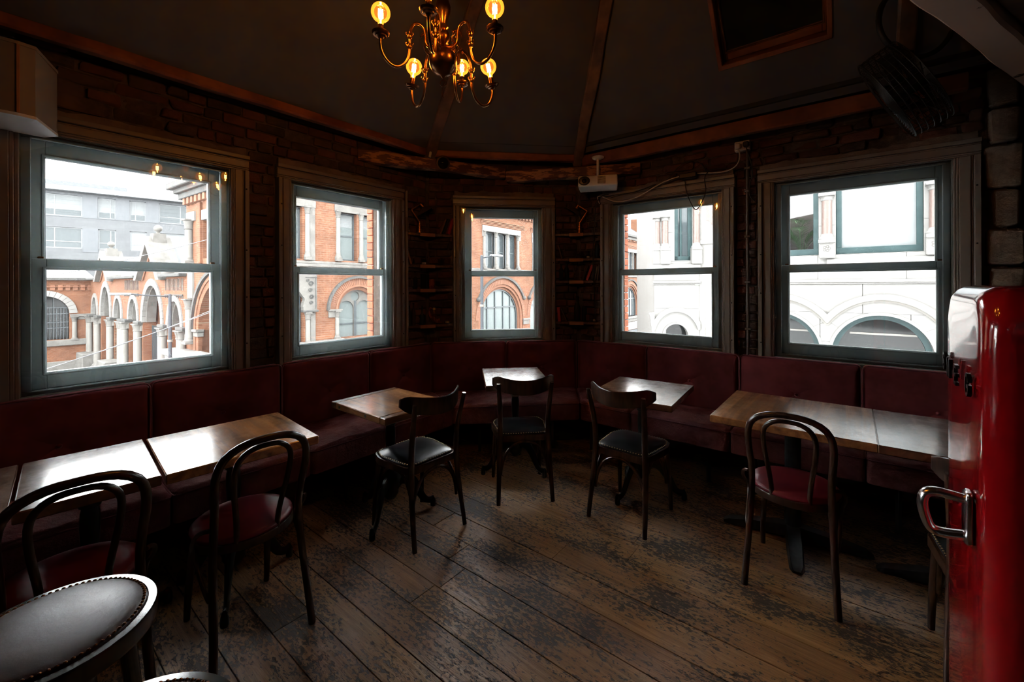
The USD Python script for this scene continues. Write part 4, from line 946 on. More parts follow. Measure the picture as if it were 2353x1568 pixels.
obj('pipe', M().cyl((2.578, 3.37, .85), (2.578, 3.37, 2.46), .016, n=14), MAT['paint_tan'], pp, smooth=40)
obj('collar', M().cyl((2.578, 3.37, 2.06), (2.578, 3.37, 2.20), .021, n=14), MAT['conduit'], pp, smooth=40)
def cable(name, pts, r, mt, label, n=60): return lone(name, M().tube(spline(pts, n), r, 8), mt, label, 'cable', True)
cw = [(-1.985, 3.95, 2.37), (-1.99, 3.94, 2.445), (-1.93, 3.93, 2.425), (-1.82, 3.93, 2.372), (-1.68, 3.93, 2.362), (-1.50, 3.93, 2.41), (-1.33, 3.93, 2.482), (-1.2, 3.935, 2.512), (-1.0, 3.94, 2.516), (-.80, 3.945, 2.50), (-.72, 3.94, 2.53), (-.69, 3.93, 2.60), (-.705, 3.925, 2.665)]
cable('white_cable', [FRp(*p) for p in cw], .0055, MAT['cablewhite'], 'white cable looping across the casing up to the double socket', 90)
cb = [(-1.84, 3.90, 2.40), (-1.70, 3.93, 2.425), (-1.5, 3.94, 2.455), (-1.40, 3.94, 2.475), (-1.46, 3.93, 2.44), (-1.36, 3.935, 2.462), (-1.22, 3.935, 2.50), (-1.10, 3.935, 2.51), (-.95, 3.94, 2.53), (-.80, 3.945, 2.525), (-.72, 3.945, 2.50)]
cable('black_cable', [FRp(*p) for p in cb], .004, MAT['blackplastic'], 'thin black cable from the projector to the adaptor above the casing', 90)
cl_ = [(-1.13, 3.93, 2.465), (-1.115, 3.925, 2.36), (-1.075, 3.922, 2.25), (-1.035, 3.922, 2.195), (-.99, 3.922, 2.25), (-.955, 3.925, 2.37), (-.965, 3.93, 2.46), (-.93, 3.94, 2.52)]
cable('black_cable', [FRp(*p) for p in cl_], .004, MAT['blackplastic'], 'black cable loop hanging in front of the window glass')
cable('black_cable', [FRp(*p) for p in ((-1.30, 3.94, 2.50), (-1.22, 3.945, 2.58), (-1.12, 3.95, 2.64), (-1.02, 3.95, 2.62), (-.97, 3.945, 2.56), (-.95, 3.94, 2.52))], .004, MAT['blackplastic'], 'black cable arching over the adaptor against the bricks')
cable('black_cable', [FRp(*p) for p in ((-.642, 3.925, 2.675), (-.63, 3.92, 2.62), (-.60, 3.94, 2.45), (-.625, 3.95, 2.30), (-.585, 3.95, 2.22))], .004, MAT['blackplastic'], 'black lead dangling below the double socket')
cable('black_cable', [FRp(*p) for p in ((-2.03, 3.93, 1.2), (-2.04, 3.93, 1.5), (-2.05, 3.93, 1.9), (-2.03, 3.93, 2.2), (-1.99, 3.92, 2.40), (-1.86, 3.9, 2.44))], .005, MAT['blackplastic'], 'black cable dropping beside the red books niche')
ad = thing('power_adaptor', 'black power adaptor brick above the cable-draped window', 'adaptor', FR)
obj('brick', M().box(-1.18, -1.03, 3.915, 3.965, 2.485, 2.535, .008), MAT['blackplastic'], ad)

# ---------------------------------------------------------------- corner shelves and what stands on them
NA, NB = np.array(LP(2.575, 3.40)), np.array([-.122, 4.425]); NC = np.array([-.382, 4.44])
OA, OB = np.array([.975, 4.425]), np.array(RPp(-2.0, 4.0)); OC = np.array([1.231, 4.44])
def shelf(A, B, C, z, label, labelpos):
    t = thing('corner_shelf', label, 'shelf')
    mid = (A+B)/2; inn = mid + (C-mid)*.30; w = np.linspace(0, 1, 17)
    arc = [(1-u)**2*A + 2*u*(1-u)*inn + u*u*B for u in w]
    obj('board', M().prism(Polygon([tuple(p) for p in arc] + [tuple(C)]), z-.024, z, plane='xy'), MAT['shelfwood'], t)
    a, b = arc[labelpos], arc[labelpos+5]; d = b-a; L = np.linalg.norm(d); d /= L; n = np.array([d[1], -d[0]])
    if n @ (C-mid) > 0: n = -n
    T = frame((d[0], d[1], 0), (-d[1], d[0], 0), (a[0]+n[0]*.014, a[1]+n[1]*.014, 0))
    obj('edge_label', M().box(0, L, -.002, .002, z-.032, z+.002, .001, T=T), MAT['labelpaper'], t)
    return arc
SHL = [2.06, 1.74, 1.495, 1.13]; SHR = [2.08, 1.812, 1.577, 1.14]
nm_ = ['top', 'second', 'third', 'lowest']
for z, n in zip(SHL, nm_): shelf(NA, NB, NC, z, f'{n} corner shelf of the niche beside the carved-bay window', 5)
for z, n in zip(SHR, nm_): shelf(OA, OB, OC, z, f'{n} corner shelf of the niche below the projector', 5)
def spot(left, f, back=.075):
    A, B, C = (NA, NB, NC) if left else (OA, OB, OC); p = A+(B-A)*f; d = (C-(A+B)/2); d /= np.linalg.norm(d); k = 4*f*(1-f)
    return p + d*(back*(.35+.65*k) + .02)
def at(left, k, f, back=.075): p = spot(left, f, back); return np.array([p[0], p[1], (SHL if left else SHR)[k]])
def lathe_thing(name, label, cat, prof, mt, pos, extra=(), group=None, n=24):
    t = thing(name, label, cat, tr(*pos), group); obj(*('body', M().lathe(prof, n), MAT[mt], t), smooth=45)
    for nm, pr, m2 in extra: obj(nm, M().lathe(pr, n), MAT[m2], t, smooth=45)
    return t
TUMB = lambda r, h: [(.0005, .001), (r*.9, .001), (r, .004), (r, h), (r-.003, h), (r-.0035, .008), (.0005, .009)]
BOT = lambda r, h: [(.0005, 0), (r*.94, .001), (r, .006), (r, h*.58), (r*.8, h*.66), (r*.4, h*.76), (r*.36, h*.94), (r*.44, h*.95), (r*.44, h), (.0005, h)]
CAN = ('candle', [(.0005, .009), (.022, .009), (.022, .030), (.0005, .031)], 'candle')
lathe_thing('glass_tumbler', 'little tumbler at the end of the top shelf beside the copper lamp', 'glass', TUMB(.026, .075), 'clearglass', at(1, 0, .06, .03), [CAN])
lathe_thing('glass_tumbler', 'small clear glass beside the leaning books on the second shelf of the plate niche', 'glass', TUMB(.020, .065), 'clearglass', at(1, 1, .20))
lathe_thing('glass_tumbler', 'wide tumbler with a candle stub on the second shelf of the plate niche', 'glass', TUMB(.038, .085), 'clearglass', at(1, 1, .42), [CAN])
lathe_thing('glass_tumbler', 'faint tumbler in the dark end of the second shelf of the plate niche', 'glass', TUMB(.035, .075), 'clearglass', at(1, 1, .78, .05))
lathe_thing('stem_glass', 'small stemmed glass at the outer end of the third shelf of the plate niche', 'glass', [(.0005, 0), (.026, .002), (.004, .008), (.004, .035), (.022, .05), (.024, .075), (.022, .075), (.0005, .045)], 'clearglass', at(1, 2, .06, .03))
lathe_thing('glass_bottle', 'faceted grey bottle on the third shelf of the plate niche', 'bottle', BOT(.030, .175), 'bottleglass', at(1, 2, .22), n=8)
lathe_thing('tall_glass', 'tall dark glass on the third shelf of the plate niche', 'glass', TUMB(.027, .155), 'bottleglass', at(1, 2, .40))
lathe_thing('tall_glass', 'second tall dark glass on the third shelf, towards the brown jar', 'glass', TUMB(.025, .150), 'bottleglass', at(1, 2, .485))
lathe_thing('brown_jar', 'squat brown jar on the third shelf of the plate niche', 'jar', [(.0005, 0), (.032, .001), (.035, .01), (.035, .085), (.028, .095), (.028, .10), (.0005, .10)], 'plate', at(1, 2, .58))
lathe_thing('stem_glass', 'sparkling footed glass on the third shelf of the plate niche', 'glass', [(.0005, 0), (.034, .002), (.006, .008), (.005, .03), (.026, .045), (.030, .08), (.027, .08), (.0005, .042)], 'clearglass', at(1, 2, .72))
lathe_thing('dark_bottle', 'stout dark bottle at the end of the lowest shelf of the plate niche', 'bottle', BOT(.038, .20), 'bottleglass', at(1, 3, .08, .03))
lathe_thing('slim_bottle', 'slim brown bottle with glints on the lowest shelf of the plate niche', 'bottle', BOT(.022, .225), 'brownbottle', at(1, 3, .19, .05))
lathe_thing('dark_bottle', 'short bottle with a thin neck on the lowest shelf of the plate niche', 'bottle', [(.0005, 0), (.034, .001), (.036, .006), (.036, .09), (.012, .115), (.009, .19), (.0005, .19)], 'bottleglass', at(1, 3, .38))
lathe_thing('glass_tumbler', 'tumbler with white wax in front of the orange plate', 'glass', TUMB(.026, .075), 'clearglass', at(1, 3, .90, .03), [CAN])
pl = thing('orange_plate', 'round painted orange plate propped on the lowest shelf', 'plate', tr(*(at(1, 3, .74, .10))))
mdir = (NA+NB)/2-NC; mdir /= np.linalg.norm(mdir); pax = np.array([mdir[0], mdir[1], .22])
obj('dish', M().lathe([(.0005, .004), (.06, .004), (.085, .012), (.108, .020), (.110, .024), (.106, .024), (.08, .016), (.055, .009), (.0005, .009)], 40, T=axm((0, 0, .112), pax)), MAT['plate'], pl, smooth=40)
obj('stand', M().tube(spline([(-.05, -.03, .0), (-.04, .0, .03), (0, .02, .012), (.04, .0, .03), (.05, -.03, 0)], 20), .003, 6), MAT['brass'], pl, smooth=60)
wp = at(1, 3, .62, .03)
ws = thing('wire_whisk', 'brass wire ornament with a white cap standing before the orange plate', 'ornament', tr(*wp))
m = M()
for k in range(6):
    a = k*PI/3; m.tube(spline([(0.012*math.cos(a), .012*math.sin(a), 0), (.022*math.cos(a), .022*math.sin(a), .06), (.006*math.cos(a), .006*math.sin(a), .15)], 12), .0018, 5)
obj('wires', m, MAT['brass'], ws, smooth=60); obj('cap', M().box(-.013, .013, -.013, .013, .148, .172, .003), MAT['candle'], ws)
m = M().tube(spline([(-.012, 0, .16), (-.03, 0, .155), (-.022, 0, .20)], 8), .0018, 5); obj('hook', m, MAT['brass'], ws, smooth=60)
lathe_thing('small_jar', 'little round glass jar on the second shelf below the projector', 'jar', [(.0005, 0), (.025, .002), (.03, .02), (.022, .045), (.012, .055), (.016, .075), (.0005, .078)], 'clearglass', at(0, 1, .50))
lathe_thing('glass_tumbler', 'plain tumbler on the second shelf below the projector', 'glass', TUMB(.026, .085), 'clearglass', at(0, 1, .60))
lathe_thing('glass_tumbler', 'tumbler with a white candle on the second shelf below the projector', 'glass', TUMB(.034, .090), 'clearglass', at(0, 1, .73), [CAN])
lathe_thing('beer_bottle', 'dark beer bottle at the end of the second shelf below the projector', 'bottle', BOT(.030, .225), 'bottleglass', at(0, 1, .93, .03))
lathe_thing('beer_bottle', 'dark beer bottle at the outer end of the third shelf below the projector', 'bottle', BOT(.027, .185), 'bottleglass', at(0, 2, .12, .03))
lathe_thing('beer_bottle', 'dark beer bottle with an amber glint, second on the third shelf', 'bottle', BOT(.026, .20), 'bottleglass', at(0, 2, .24, .04))
lathe_thing('tall_bottle', 'tall dark bottle in the middle of the lowest shelf below the projector', 'bottle', BOT(.034, .27), 'bottleglass', at(0, 3, .47))
lathe_thing('tall_bottle', 'shorter dark bottle beside the tall one on the lowest shelf', 'bottle', BOT(.028, .235), 'bottleglass', at(0, 3, .63))
lathe_thing('glass_tumbler', 'tumbler at the inner end of the lowest shelf below the projector', 'glass', TUMB(.032, .085), 'clearglass', at(0, 3, .87, .04), [CAN])
def book(left, k, f, h, w, d, lean, col, label, group=None, back=.06):
    p = at(left, k, f, back); A, B = (NA, NB) if left else (OA, OB); u = B-A; ang = math.atan2(u[1], u[0])
    t = thing('book', label, 'book', tr(*p) @ rz(ang) @ trimesh.transformations.rotation_matrix(lean, (0, 1, 0)) , group)
    z0 = abs(math.sin(lean))*w*.5
    obj('cover', M().box(-w/2, -w/2+.003, -d/2, d/2, z0, z0+h, .001).box(w/2-.003, w/2, -d/2, d/2, z0, z0+h, .001).box(-w/2, w/2, -d/2, -d/2+.004, z0, z0+h, .0015), BOOK[col], t)
    obj('pages', M().box(-w/2+.003, w/2-.003, -d/2+.004, d/2-.004, z0+.004, z0+h-.004), MAT['page'], t)
book(1, 0, .73, .165, .017, .11, .36, 2, 'thin tan book leaning on the top shelf of the plate niche')
book(1, 0, .80, .17, .022, .11, .34, 1, 'black book leaning between a tan and a red one on the top shelf')
book(1, 0, .90, .172, .030, .12, .30, 5, 'thick crimson book leaning on the top shelf of the plate niche')
book(1, 1, .045, .16, .016, .10, -.20, 2, 'outermost tan book leaning on the second shelf of the plate niche', back=.02)
book(1, 1, .12, .17, .018, .10, -.28, 2, 'inner tan book leaning on the second shelf of the plate niche', back=.03)
book(0, 1, .16, .16, .014, .11, -.28, 3, 'brown book leaning alone on the second shelf below the projector', back=.03)
book(0, 2, .60, .17, .022, .11, .34, 1, 'first black book leaning on the third shelf below the projector')
book(0, 2, .70, .172, .026, .11, .36, 0, 'bright red book leaning among black ones on the third shelf')
book(0, 2, .80, .155, .022, .10, .32, 1, 'black book leaning just inside the bright red one', back=.05)
book(0, 2, .875, .150, .016, .10, .20, 4, 'grey book near the inner end of the third shelf', back=.04)
book(0, 2, .935, .150, .015, .10, .10, 4, 'last grey book against the upright of the third shelf', back=.03)
book(0, 3, .10, .155, .028, .11, -.08, 0, 'red book standing at the outer end of the lowest shelf', back=.02)
book(0, 3, .26, .15, .012, .11, -.42, 3, 'thin dark book leaning on the lowest shelf below the projector', back=.04)
def desk_lamp(pos, u, label):
    t = thing('pipe_lamp', label, 'lamp', tr(*pos) @ rz(math.atan2(u[1], u[0])))
    obj('base', M().lathe([(.0005, 0), (.034, .001), (.034, .012), (.026, .014), (.026, .03), (.030, .032), (.030, .042), (.022, .044), (.022, .062), (.027, .064), (.027, .076), (.014, .080), (.012, .105), (.016, .107), (.016, .116), (.0005, .117)], 20), MAT['copper'], t, smooth=35)
    obj('pipe', M().tube([(0, 0, .11), (-.07, 0, .212), (-.078, 0, .224), (-.074, 0, .236), (.012, 0, .295)], [.0085, .0085, .011, .011, .0085], 10), MAT['copper'], t, smooth=50)
    obj('lamp_holder', M().cyl((.010, 0, .298), (.036, 0, .268), .017, .020, 16), MAT['copper'], t, smooth=40)
    obj('shade', M().lathe([(.018, .0), (.03, -.004), (.085, -.034), (.095, -.042), (.092, -.045), (.075, -.036), (.02, -.010)], 32, T=axm((.040, 0, .262), (-.55, 0, .83))), MAT['rafter'], t, smooth=40)
u = NB-NA; desk_lamp(at(1, 0, .31, .0), u/np.linalg.norm(u), 'copper pipe lamp with a wide shade on the top shelf beside the tumbler')
u = OA-OB; desk_lamp(at(0, 0, .54, .0), u/np.linalg.norm(u), 'copper pipe lamp alone on the top shelf below the projector')
# ---------------------------------------------------------------- outside: street and buildings (local x along a facade, y away from the street, z up)
lone('street', M().box(-60, 60, 5.5, 90, -4.8, -4.6), MAT['tarmac'], 'grey street far below the windows', 'street', kind='structure')
own = thing('wall_outside', 'outer brick piers of this building seen past the window edges', 'wall', kind='structure')
def strip(T, D, s0, s1, nm):
    z = .92; k = 0
    while z < 2.40:
        obj('brick', M().box(s0, s1, D+.36, D+.46, z+.004, z+.071, .005, T=T), MAT['brick_out'], own); z += .075
MAT['brick_out'] = noisy('orange_pier_brick', (.42, .12, .06), (.55, .18, .09), 9, .85, rnd=.15, bump=.4, bscale=30)
strip(FL, DL, 2.458, 2.70, 'w2'); strip(FR, DR, -2.16, -1.897, 'w4')

def glassrect(m_, x0, x1, z0, z1, y): m_.box(x0, x1, y, y+.02, z0, z1)
def xwindow(t, x0, x1, z0, z1, y, fm, gm, mull=(), trans=(), fw=.07, deep=.06):
    """Framed window in a rectangular opening; its glass is a sub-part."""
    m = M(); m.box(x0, x0+fw, y, y+deep, z0, z1).box(x1-fw, x1, y, y+deep, z0, z1).box(x0, x1, y, y+deep, z1-fw, z1).box(x0, x1, y, y+deep, z0, z0+fw)
    for x in mull: m.box(x-fw*.4, x+fw*.4, y+.005, y+deep, z0, z1)
    for z in trans: m.box(x0, x1, y+.01, y+deep, z-fw*.4, z+fw*.4)
    f = obj('window', m, MAT[fm], t)
    obj('glass', M().box(x0+.01, x1-.01, y+.035, y+.05, z0+.01, z1-.01), MAT[gm], f); return f
def column(t, x, y, r, z0, z1, mt, capm='xstone', cap=.28, base=.16, wide=1.5, name='column'):
    m = M().lathe([(r*1.02, z0+base), (r, z0+base+.05), (r*.96, z1-cap)], 14, T=tr(x, y, 0)); c = obj(name, m, MAT[mt], t, smooth=50)
    obj('capital', M().lathe([(r*.98, z1-cap-.02), (r*1.2, z1-cap), (r*1.05, z1-cap+.03), (r*1.15, z1-cap*.55), (r*1.45, z1-.07), (r*1.35, z1-.06)], 12, T=tr(x, y, 0)).box(x-r*wide, x+r*wide, y-r*wide, y+r*wide, z1-.06, z1, .01), MAT[capm], c, smooth=35)
    obj('base', M().lathe([(r*1.55, z0+base*.35), (r*1.6, z0+base*.55), (r*1.2, z0+base*.75), (r*1.05, z0+base+.02)], 12, T=tr(x, y, 0)).box(x-r*wide, x+r*wide, y-r*wide, y+r*wide, z0, z0+base*.4, .01), MAT[capm], c, smooth=35)
    return c
def voussoirs(t, cx, spring, r0, r1, y0, y1, n, mt, a0=0, a1=180, gap=.006, rise=1., name='voussoir'):
    for k in range(n):
        b0, b1 = [math.radians(a0+(a1-a0)*(k+e)/n) for e in (0, 1)]; g = gap/r1
        q = [(cx+r*math.cos(b), spring+rise*r*math.sin(b)) for r, b in ((r0, b0+g), (r1, b0+g), (r1, b1-g), (r0, b1-g))]
        obj(name, M().prism(Polygon(q), y0, y1), MAT[mt], t)

# brick warehouse across the street: one long facade seen through three windows
F1 = FL @ tr(0, 16.0, 0)
bw = thing('brick_warehouse', 'long orange brick warehouse with stone columns and arched windows across the street', 'building', F1)
X0, X1 = 6.02, 52.
ops = []
bayA = [(6.62, 7.46), (8.90, 9.70), (9.98, 10.80), (11.05, 11.85)]
for a, b in bayA: ops.append(sbox(a, 2.56, b, 4.52))
ops.append(sbox(6.5, -.60, 7.49, 1.2).union(Point(6.95, 1.15).buffer(.55)))
AA = (9.75, .57, .80); ops.append(archpoly(AA[0], AA[1], AA[2]+.2, -.58))
BAYS = [17.55+4.76*k for k in range(7)]
for b in BAYS:
    ops.append(sbox(b-.05, 2.50, b+3.2, 4.66)); ops.append(archpoly(b+1.6, -.42, 2.02, -1.45))
wallp = sbox(X0, -4.6, X1, 5.78)
for o in ops: wallp = wallp.difference(o)
obj('brick_front', M().prism(wallp, 0, .45), MAT['xbrick'], bw)
obj('rear_rooms', M().box(X0+.1, X1, .46, .6, -4.6, 5.7), MAT['dimroom'], bw)
obj('roof', M().hull([(X0, .1, 6.2), (X1, .1, 6.2), (X0, 9, 6.2), (X1, 9, 6.2), (X0+3, 5, 9.6), (X1, 5, 9.6)]), MAT['slate'], bw)
obj('gutter', M().box(X0-.3, X1, -.45, .2, 6.02, 6.24, .03), MAT['xstone_dark'], bw)
obj('cornice', M().box(X0-.15, X1, -.22, .1, 5.78, 6.02, .02), MAT['xstone'], bw)
m = M()
for x in np.arange(14.6, 46, .34): m.box(x, x+.17, -.16, .02, 5.62, 5.80, .01)
obj('brick_dentils', m, MAT['voussoir'], bw, kind='stuff')
for k in range(2): obj('chimney', M().box(38.6+k*5, 40.2+k*5, 1.2, 2.2, 6.2, 8.6), MAT['xbrick'], bw)
obj('string_course', M().box(X0-.1, X1, -.16, .05, 2.26, 2.38, .02).box(X0-.1, X1, -.10, .05, 2.38, 2.49, .02), MAT['xstone'], bw)
obj('sill_course', M().box(14, X1, -.18, .05, -1.66, -1.50, .02).box(14, X1, -.10, .05, -1.95, -1.66, .02), MAT['xstone'], bw)
obj('fascia', M().box(14, X1, -.14, .05, -2.7, -1.98, .02), MAT['white'], bw)
for k in range(12): obj('fascia_panel', M().box(14.9+k*3.1, 17.7+k*3.1, -.16, -.13, -2.6, -2.1, .01), MAT['white'], bw)
for k in range(10):
    obj('shop_front', M().box(15.2+k*3.6, 18.2+k*3.6, -.12, -.02, -4.4, -2.75, .01), MAT['xframe'], bw)
    obj('shop_pier', M().box(18.25+k*3.6, 18.75+k*3.6, -.16, .02, -4.6, -2.7, .02), MAT['white'], bw)
# bay with pilaster and carved panel
for a, b in bayA:
    f = xwindow(bw, a, b, 2.56, 4.52, .22, 'xframe', 'xglass_pale', trans=(3.58,))
    obj('blind', M().box(a+.09, b-.09, .245, .25, 3.95, 4.45), MAT['blind'], f)
obj('lintel', M().box(6.4, 7.95, -.05, .2, 4.52, 4.85, .01), MAT['xstone'], bw)
obj('lintel', M().box(8.72, 12.2, -.05, .2, 4.52, 4.85, .01), MAT['xstone'], bw)
for x in (7.63, 8.86, 9.885, 10.95, 11.95): column(bw, x, -.02, .085, 2.52, 4.56, 'xstone_light', cap=.27, base=.30)
obj('stone_jamb', M().box(7.70, 7.93, -.04, .2, 2.50, 4.58, .02), MAT['xstone'], bw)
# carved panel over a cusped opening
pan = sbox(6.2, .62, 7.95, 1.98).difference(Point(6.95, .95).buffer(.50)).difference(sbox(6.4, .4, 7.44, .75)).difference(Point(7.35, 1.02).buffer(.14))
obj('carved_panel', M().prism(pan, -.10, .12), MAT['xstone'], bw)
m = M()
for (x, z, r) in ((7.72, 1.62, .10), (7.70, 1.38, .08), (7.74, 1.12, .09), (7.72, .90, .07), (7.60, 1.74, .06)):
    pts = [(x+r*(1-.75*w)*math.cos(w*13), -.115, z+r*(1-.75*w)*math.sin(w*13)) for w in np.linspace(0, 1, 26)]; m.tube(pts, .016, 5)
for a, b in (((7.52, 1.86), (7.95, 1.86)), ((7.90, .66), (7.90, 1.9))): m.tube([(a[0], -.11, a[1]), (b[0], -.11, b[1])], .018, 5)
obj('carved_scrolls', m, MAT['xstone_dark'], bw, smooth=60)
obj('pilaster_cap', M().box(7.42, 8.0, -.16, .1, .54, .62, .015), MAT['xstone_dark'], bw)
column(bw, 7.63, -.03, .085, -.72, .54, 'xstone_light', cap=.27); obj('stone_jamb', M().box(7.72, 7.93, -.05, .2, -.72, .54, .02), MAT['xstone'], bw)
xwindow(bw, 6.55, 7.46, -.60, 1.62, .2, 'xframe', 'xglass_pale', trans=(.45,))
obj('sill', M().box(6.2, 9.05, -.20, .1, -.74, -.58, .02), MAT['xstone'], bw)
# tracery arch
cx, sp_, r0 = AA
for rr0, rr1, y in ((1.28, 1.375, -.12),): obj('hood_mould', M().prism(archring(cx, sp_, rr0, rr1, n=36), y, .05), MAT['xstone_dark'], bw)
voussoirs(bw, cx, sp_, 1.0, 1.28, -.03, .1, 44, 'voussoir')
obj('arch_roll', M().prism(archring(cx, sp_, .93, 1.0, -.58, n=36), -.06, .2), MAT['voussoir'], bw)
obj('arch_reveal', M().prism(archring(cx, sp_, r0, .93, -.58, n=36), .08, .4), MAT['voussoir'], bw)
obj('impost', M().box(8.42, 9.0, -.12, .1, .53, .60, .01).box(8.45, 8.72, -.06, .1, .28, .53, .01), MAT['xstone'], bw)
column(bw, 8.80, -.04, .075, -.60, .54, 'xstone_light', cap=.24); column(bw, 10.70, -.04, .075, -.60, .54, 'xstone_light', cap=.24)
tp = archpoly(cx, sp_, r0, -.58).difference(archpoly(cx-.40, sp_, .34, -.60)).difference(archpoly(cx+.40, sp_, .34, -.60)).difference(Point(cx, sp_+.52).buffer(.20))
obj('tracery', M().prism(tp, .24, .34), MAT['xstone'], bw)
gm = M().prism(archpoly(cx, sp_, r0, -.58), .33, .36); g_ = obj('glass', gm, MAT['xglass_pale'], bw)
obj('glazing_bar', M().box(cx-.75, cx+.75, .29, .33, -.07, -.02).box(cx-.05, cx+.05, .22, .33, -.58, .9), MAT['xframe'], g_)
# bays with triple windows over wide arches
for i, b in enumerate(BAYS):
    near = i < 2 or i in (4, 5)
    if not near: pass
    obj('white_lintel', M().box(b-.12, b+3.42, -.06, .25, 4.62, 4.94, .01).box(b-.12, b+.08, -.06, .2, 4.30, 4.62, .01).box(b+3.22, b+3.42, -.06, .2, 4.30, 4.62, .01), MAT['white'], bw)
    for x0, x1 in ((b+.10, b+.98), (b+1.13, b+2.02), (b+2.17, b+3.06)):
        xwindow(bw, x0, x1, 2.50, 4.60, .2, 'xframe', 'xglass', trans=(3.5,))
    for x in (b+.02, b+1.05, b+2.10, b+3.14): column(bw, x, -.02, .09, 2.46, 4.64, 'xstone_light', cap=.30, base=.30)
    for k in range(4): obj('brick_band', M().box(b-.25, b+3.85, -.03-.02*k, .02, 5.0+k*.075, 5.045+k*.075), MAT['voussoir'], bw)
    c = b+1.6; sp_ = -.42
    for rr0, rr1, y, mt in ((1.72, 1.86, .16, 'voussoir'), (1.86, 2.02, .04, 'voussoir')): obj('arch_moulding', M().prism(archring(c, sp_, rr0, rr1, -1.5, n=40), y, .4), MAT[mt], bw)
    if near: voussoirs(bw, c, sp_, 2.02, 2.27, -.03, .06, 46, 'voussoir')
    else: obj('arch_bricks', M().prism(archring(c, sp_, 2.02, 2.27), -.03, .06), MAT['voussoir'], bw)
    hood = archring(c, sp_+.1, 2.27, 2.40, n=40).intersection(sbox(c-3, sp_+1.15, c+3, 9))
    obj('hood_mould', M().prism(hood, -.12, .05), MAT['xstone_dark'], bw)
    for s in (-1, 1): obj('hood_stop', M().sphere((c+s*2.10, -.08, sp_+1.16), .13, 7), MAT['xstone_dark'], bw, smooth=True)
    obj('impost', M().box(c+2.02, c+2.74, -.10, .05, -.68, -.56, .015).box(c+2.06, c+2.70, -.06, .05, -.95, -.68, .015), MAT['xstone'], bw)
    gl = obj('arched_glass', M().prism(archpoly(c, sp_, 1.72, -1.5), .30, .33), MAT['xglass_pale' if i < 3 else 'xglass'], bw)
    m = M()
    for x in (c-1.02, c-.32, c+.42, c+1.10): m.box(x-.045, x+.045, .24, .30, -1.5, sp_+math.sqrt(max(0, 1.72**2-(x-c)**2))-.02)
    m.box(c-1.66, c+1.66, .24, .30, .19, .27).prism(archring(c, sp_, 1.64, 1.72, -1.5, n=36), .22, .31)
    obj('glazing_bar', m, MAT['xframe'], gl)
    obj('sill', M().box(c-2.0, c+2.0, -.05, .3, -1.55, -1.45, .02), MAT['xstone'], bw)

# its return side, joined to the arcade
a3 = math.radians(-48.9); u3 = np.array([math.sin(a3), math.cos(a3), 0]); n3 = np.array([-math.cos(a3), math.sin(a3), 0])
C1 = np.array([-7.056, 15.571, 0])
# x runs from the warehouse corner along the return; y must point away from the viewer
y3 = np.array([.6574, .7536, 0]); F3 = frame(u3, y3, C1)
rs = thing('brick_return', 'tall brick return of the warehouse with a big moulded arch and a white ledge', 'building', F3)
p = sbox(0, -4.6, 6.8, 5.35).difference(archpoly(3.5, -.35, 2.05, -4.5)).difference(sbox(1.2, 2.7, 5.0, 4.7))
obj('brick_front', M().prism(p, 0, .5, plane='xz'), MAT['xbrick2'], rs)
obj('side', M().box(6.4, 6.8, .5, 7, -4.6, 5.35), MAT['xbrick2'], rs)
obj('window_back', M().box(.5, 6.4, .52, .6, -4.6, 5.2), MAT['dimroom'], rs)
obj('cornice', M().box(-.3, 7.0, -.25, .3, 5.35, 5.60, .02).box(-.4, 7.3, -.6, .4, 5.75, 6.02, .03).box(-.3, 7.1, -.4, .3, 5.58, 5.78, .02), MAT['xstone_dark'], rs)
for k in range(16): obj('corbel', M().box(.1+k*.42, .32+k*.42, -.2, .05, 5.08, 5.36, .01), MAT['voussoir'], rs)
obj('pilaster', M().box(5.05, 5.4, -.10, .05, 2.5, 5.05, .01), MAT['xbrick2'], rs)
obj('white_lintel', M().box(5.75, 6.6, -.08, .2, 4.35, 4.75, .01).box(1.1, 5.05, -.05, .2, 4.30, 4.72, .01), MAT['white'], rs)
column(rs, 6.2, -.10, .15, 2.50, 4.42, 'xstone_light', cap=.42, base=.25); column(rs, 6.2, -.10, .15, -.95, 1.0, 'xstone_light', cap=.42, base=.25)
obj('niche_stone', M().box(5.95, 6.45, -.10, .1, 1.0, 2.2, .03), MAT['xstone_light'], rs)
xwindow(rs, 1.2, 5.0, 2.7, 4.4, .3, 'xframe', 'xglass', mull=(2.4, 3.7), trans=(3.5,))
for rr0, rr1, y in ((2.05, 2.17, .2), (2.17, 2.30, .10), (2.30, 2.45, .02)): obj('arch_moulding', M().prism(archring(3.5, -.35, rr0, rr1, -1.2, n=40), y-.06, .4), MAT['voussoir'], rs)
obj('hood_mould', M().prism(archring(3.5, -.35, 2.46, 2.60, n=40), -.14, .05), MAT['xstone_dark'], rs)
obj('impost', M().box(5.45, 6.0, -.12, .2, -.42, -.30, .02).box(5.5, 5.95, -.06, .2, -.62, -.42, .02), MAT['xstone'], rs)
obj('arched_glass', M().prism(archpoly(3.5, -.35, 2.05, -1.2), .42, .45), MAT['xglass_dark'], rs)
obj('ledge', M().box(-.2, 7.75, -.75, .1, -1.42, -1.22, .02).box(-.2, 7.5, -.6, .1, -1.75, -1.42, .02).box(-.2, 7.3, -.5, .1, -4.6, -1.75, .02), MAT['white'], rs)

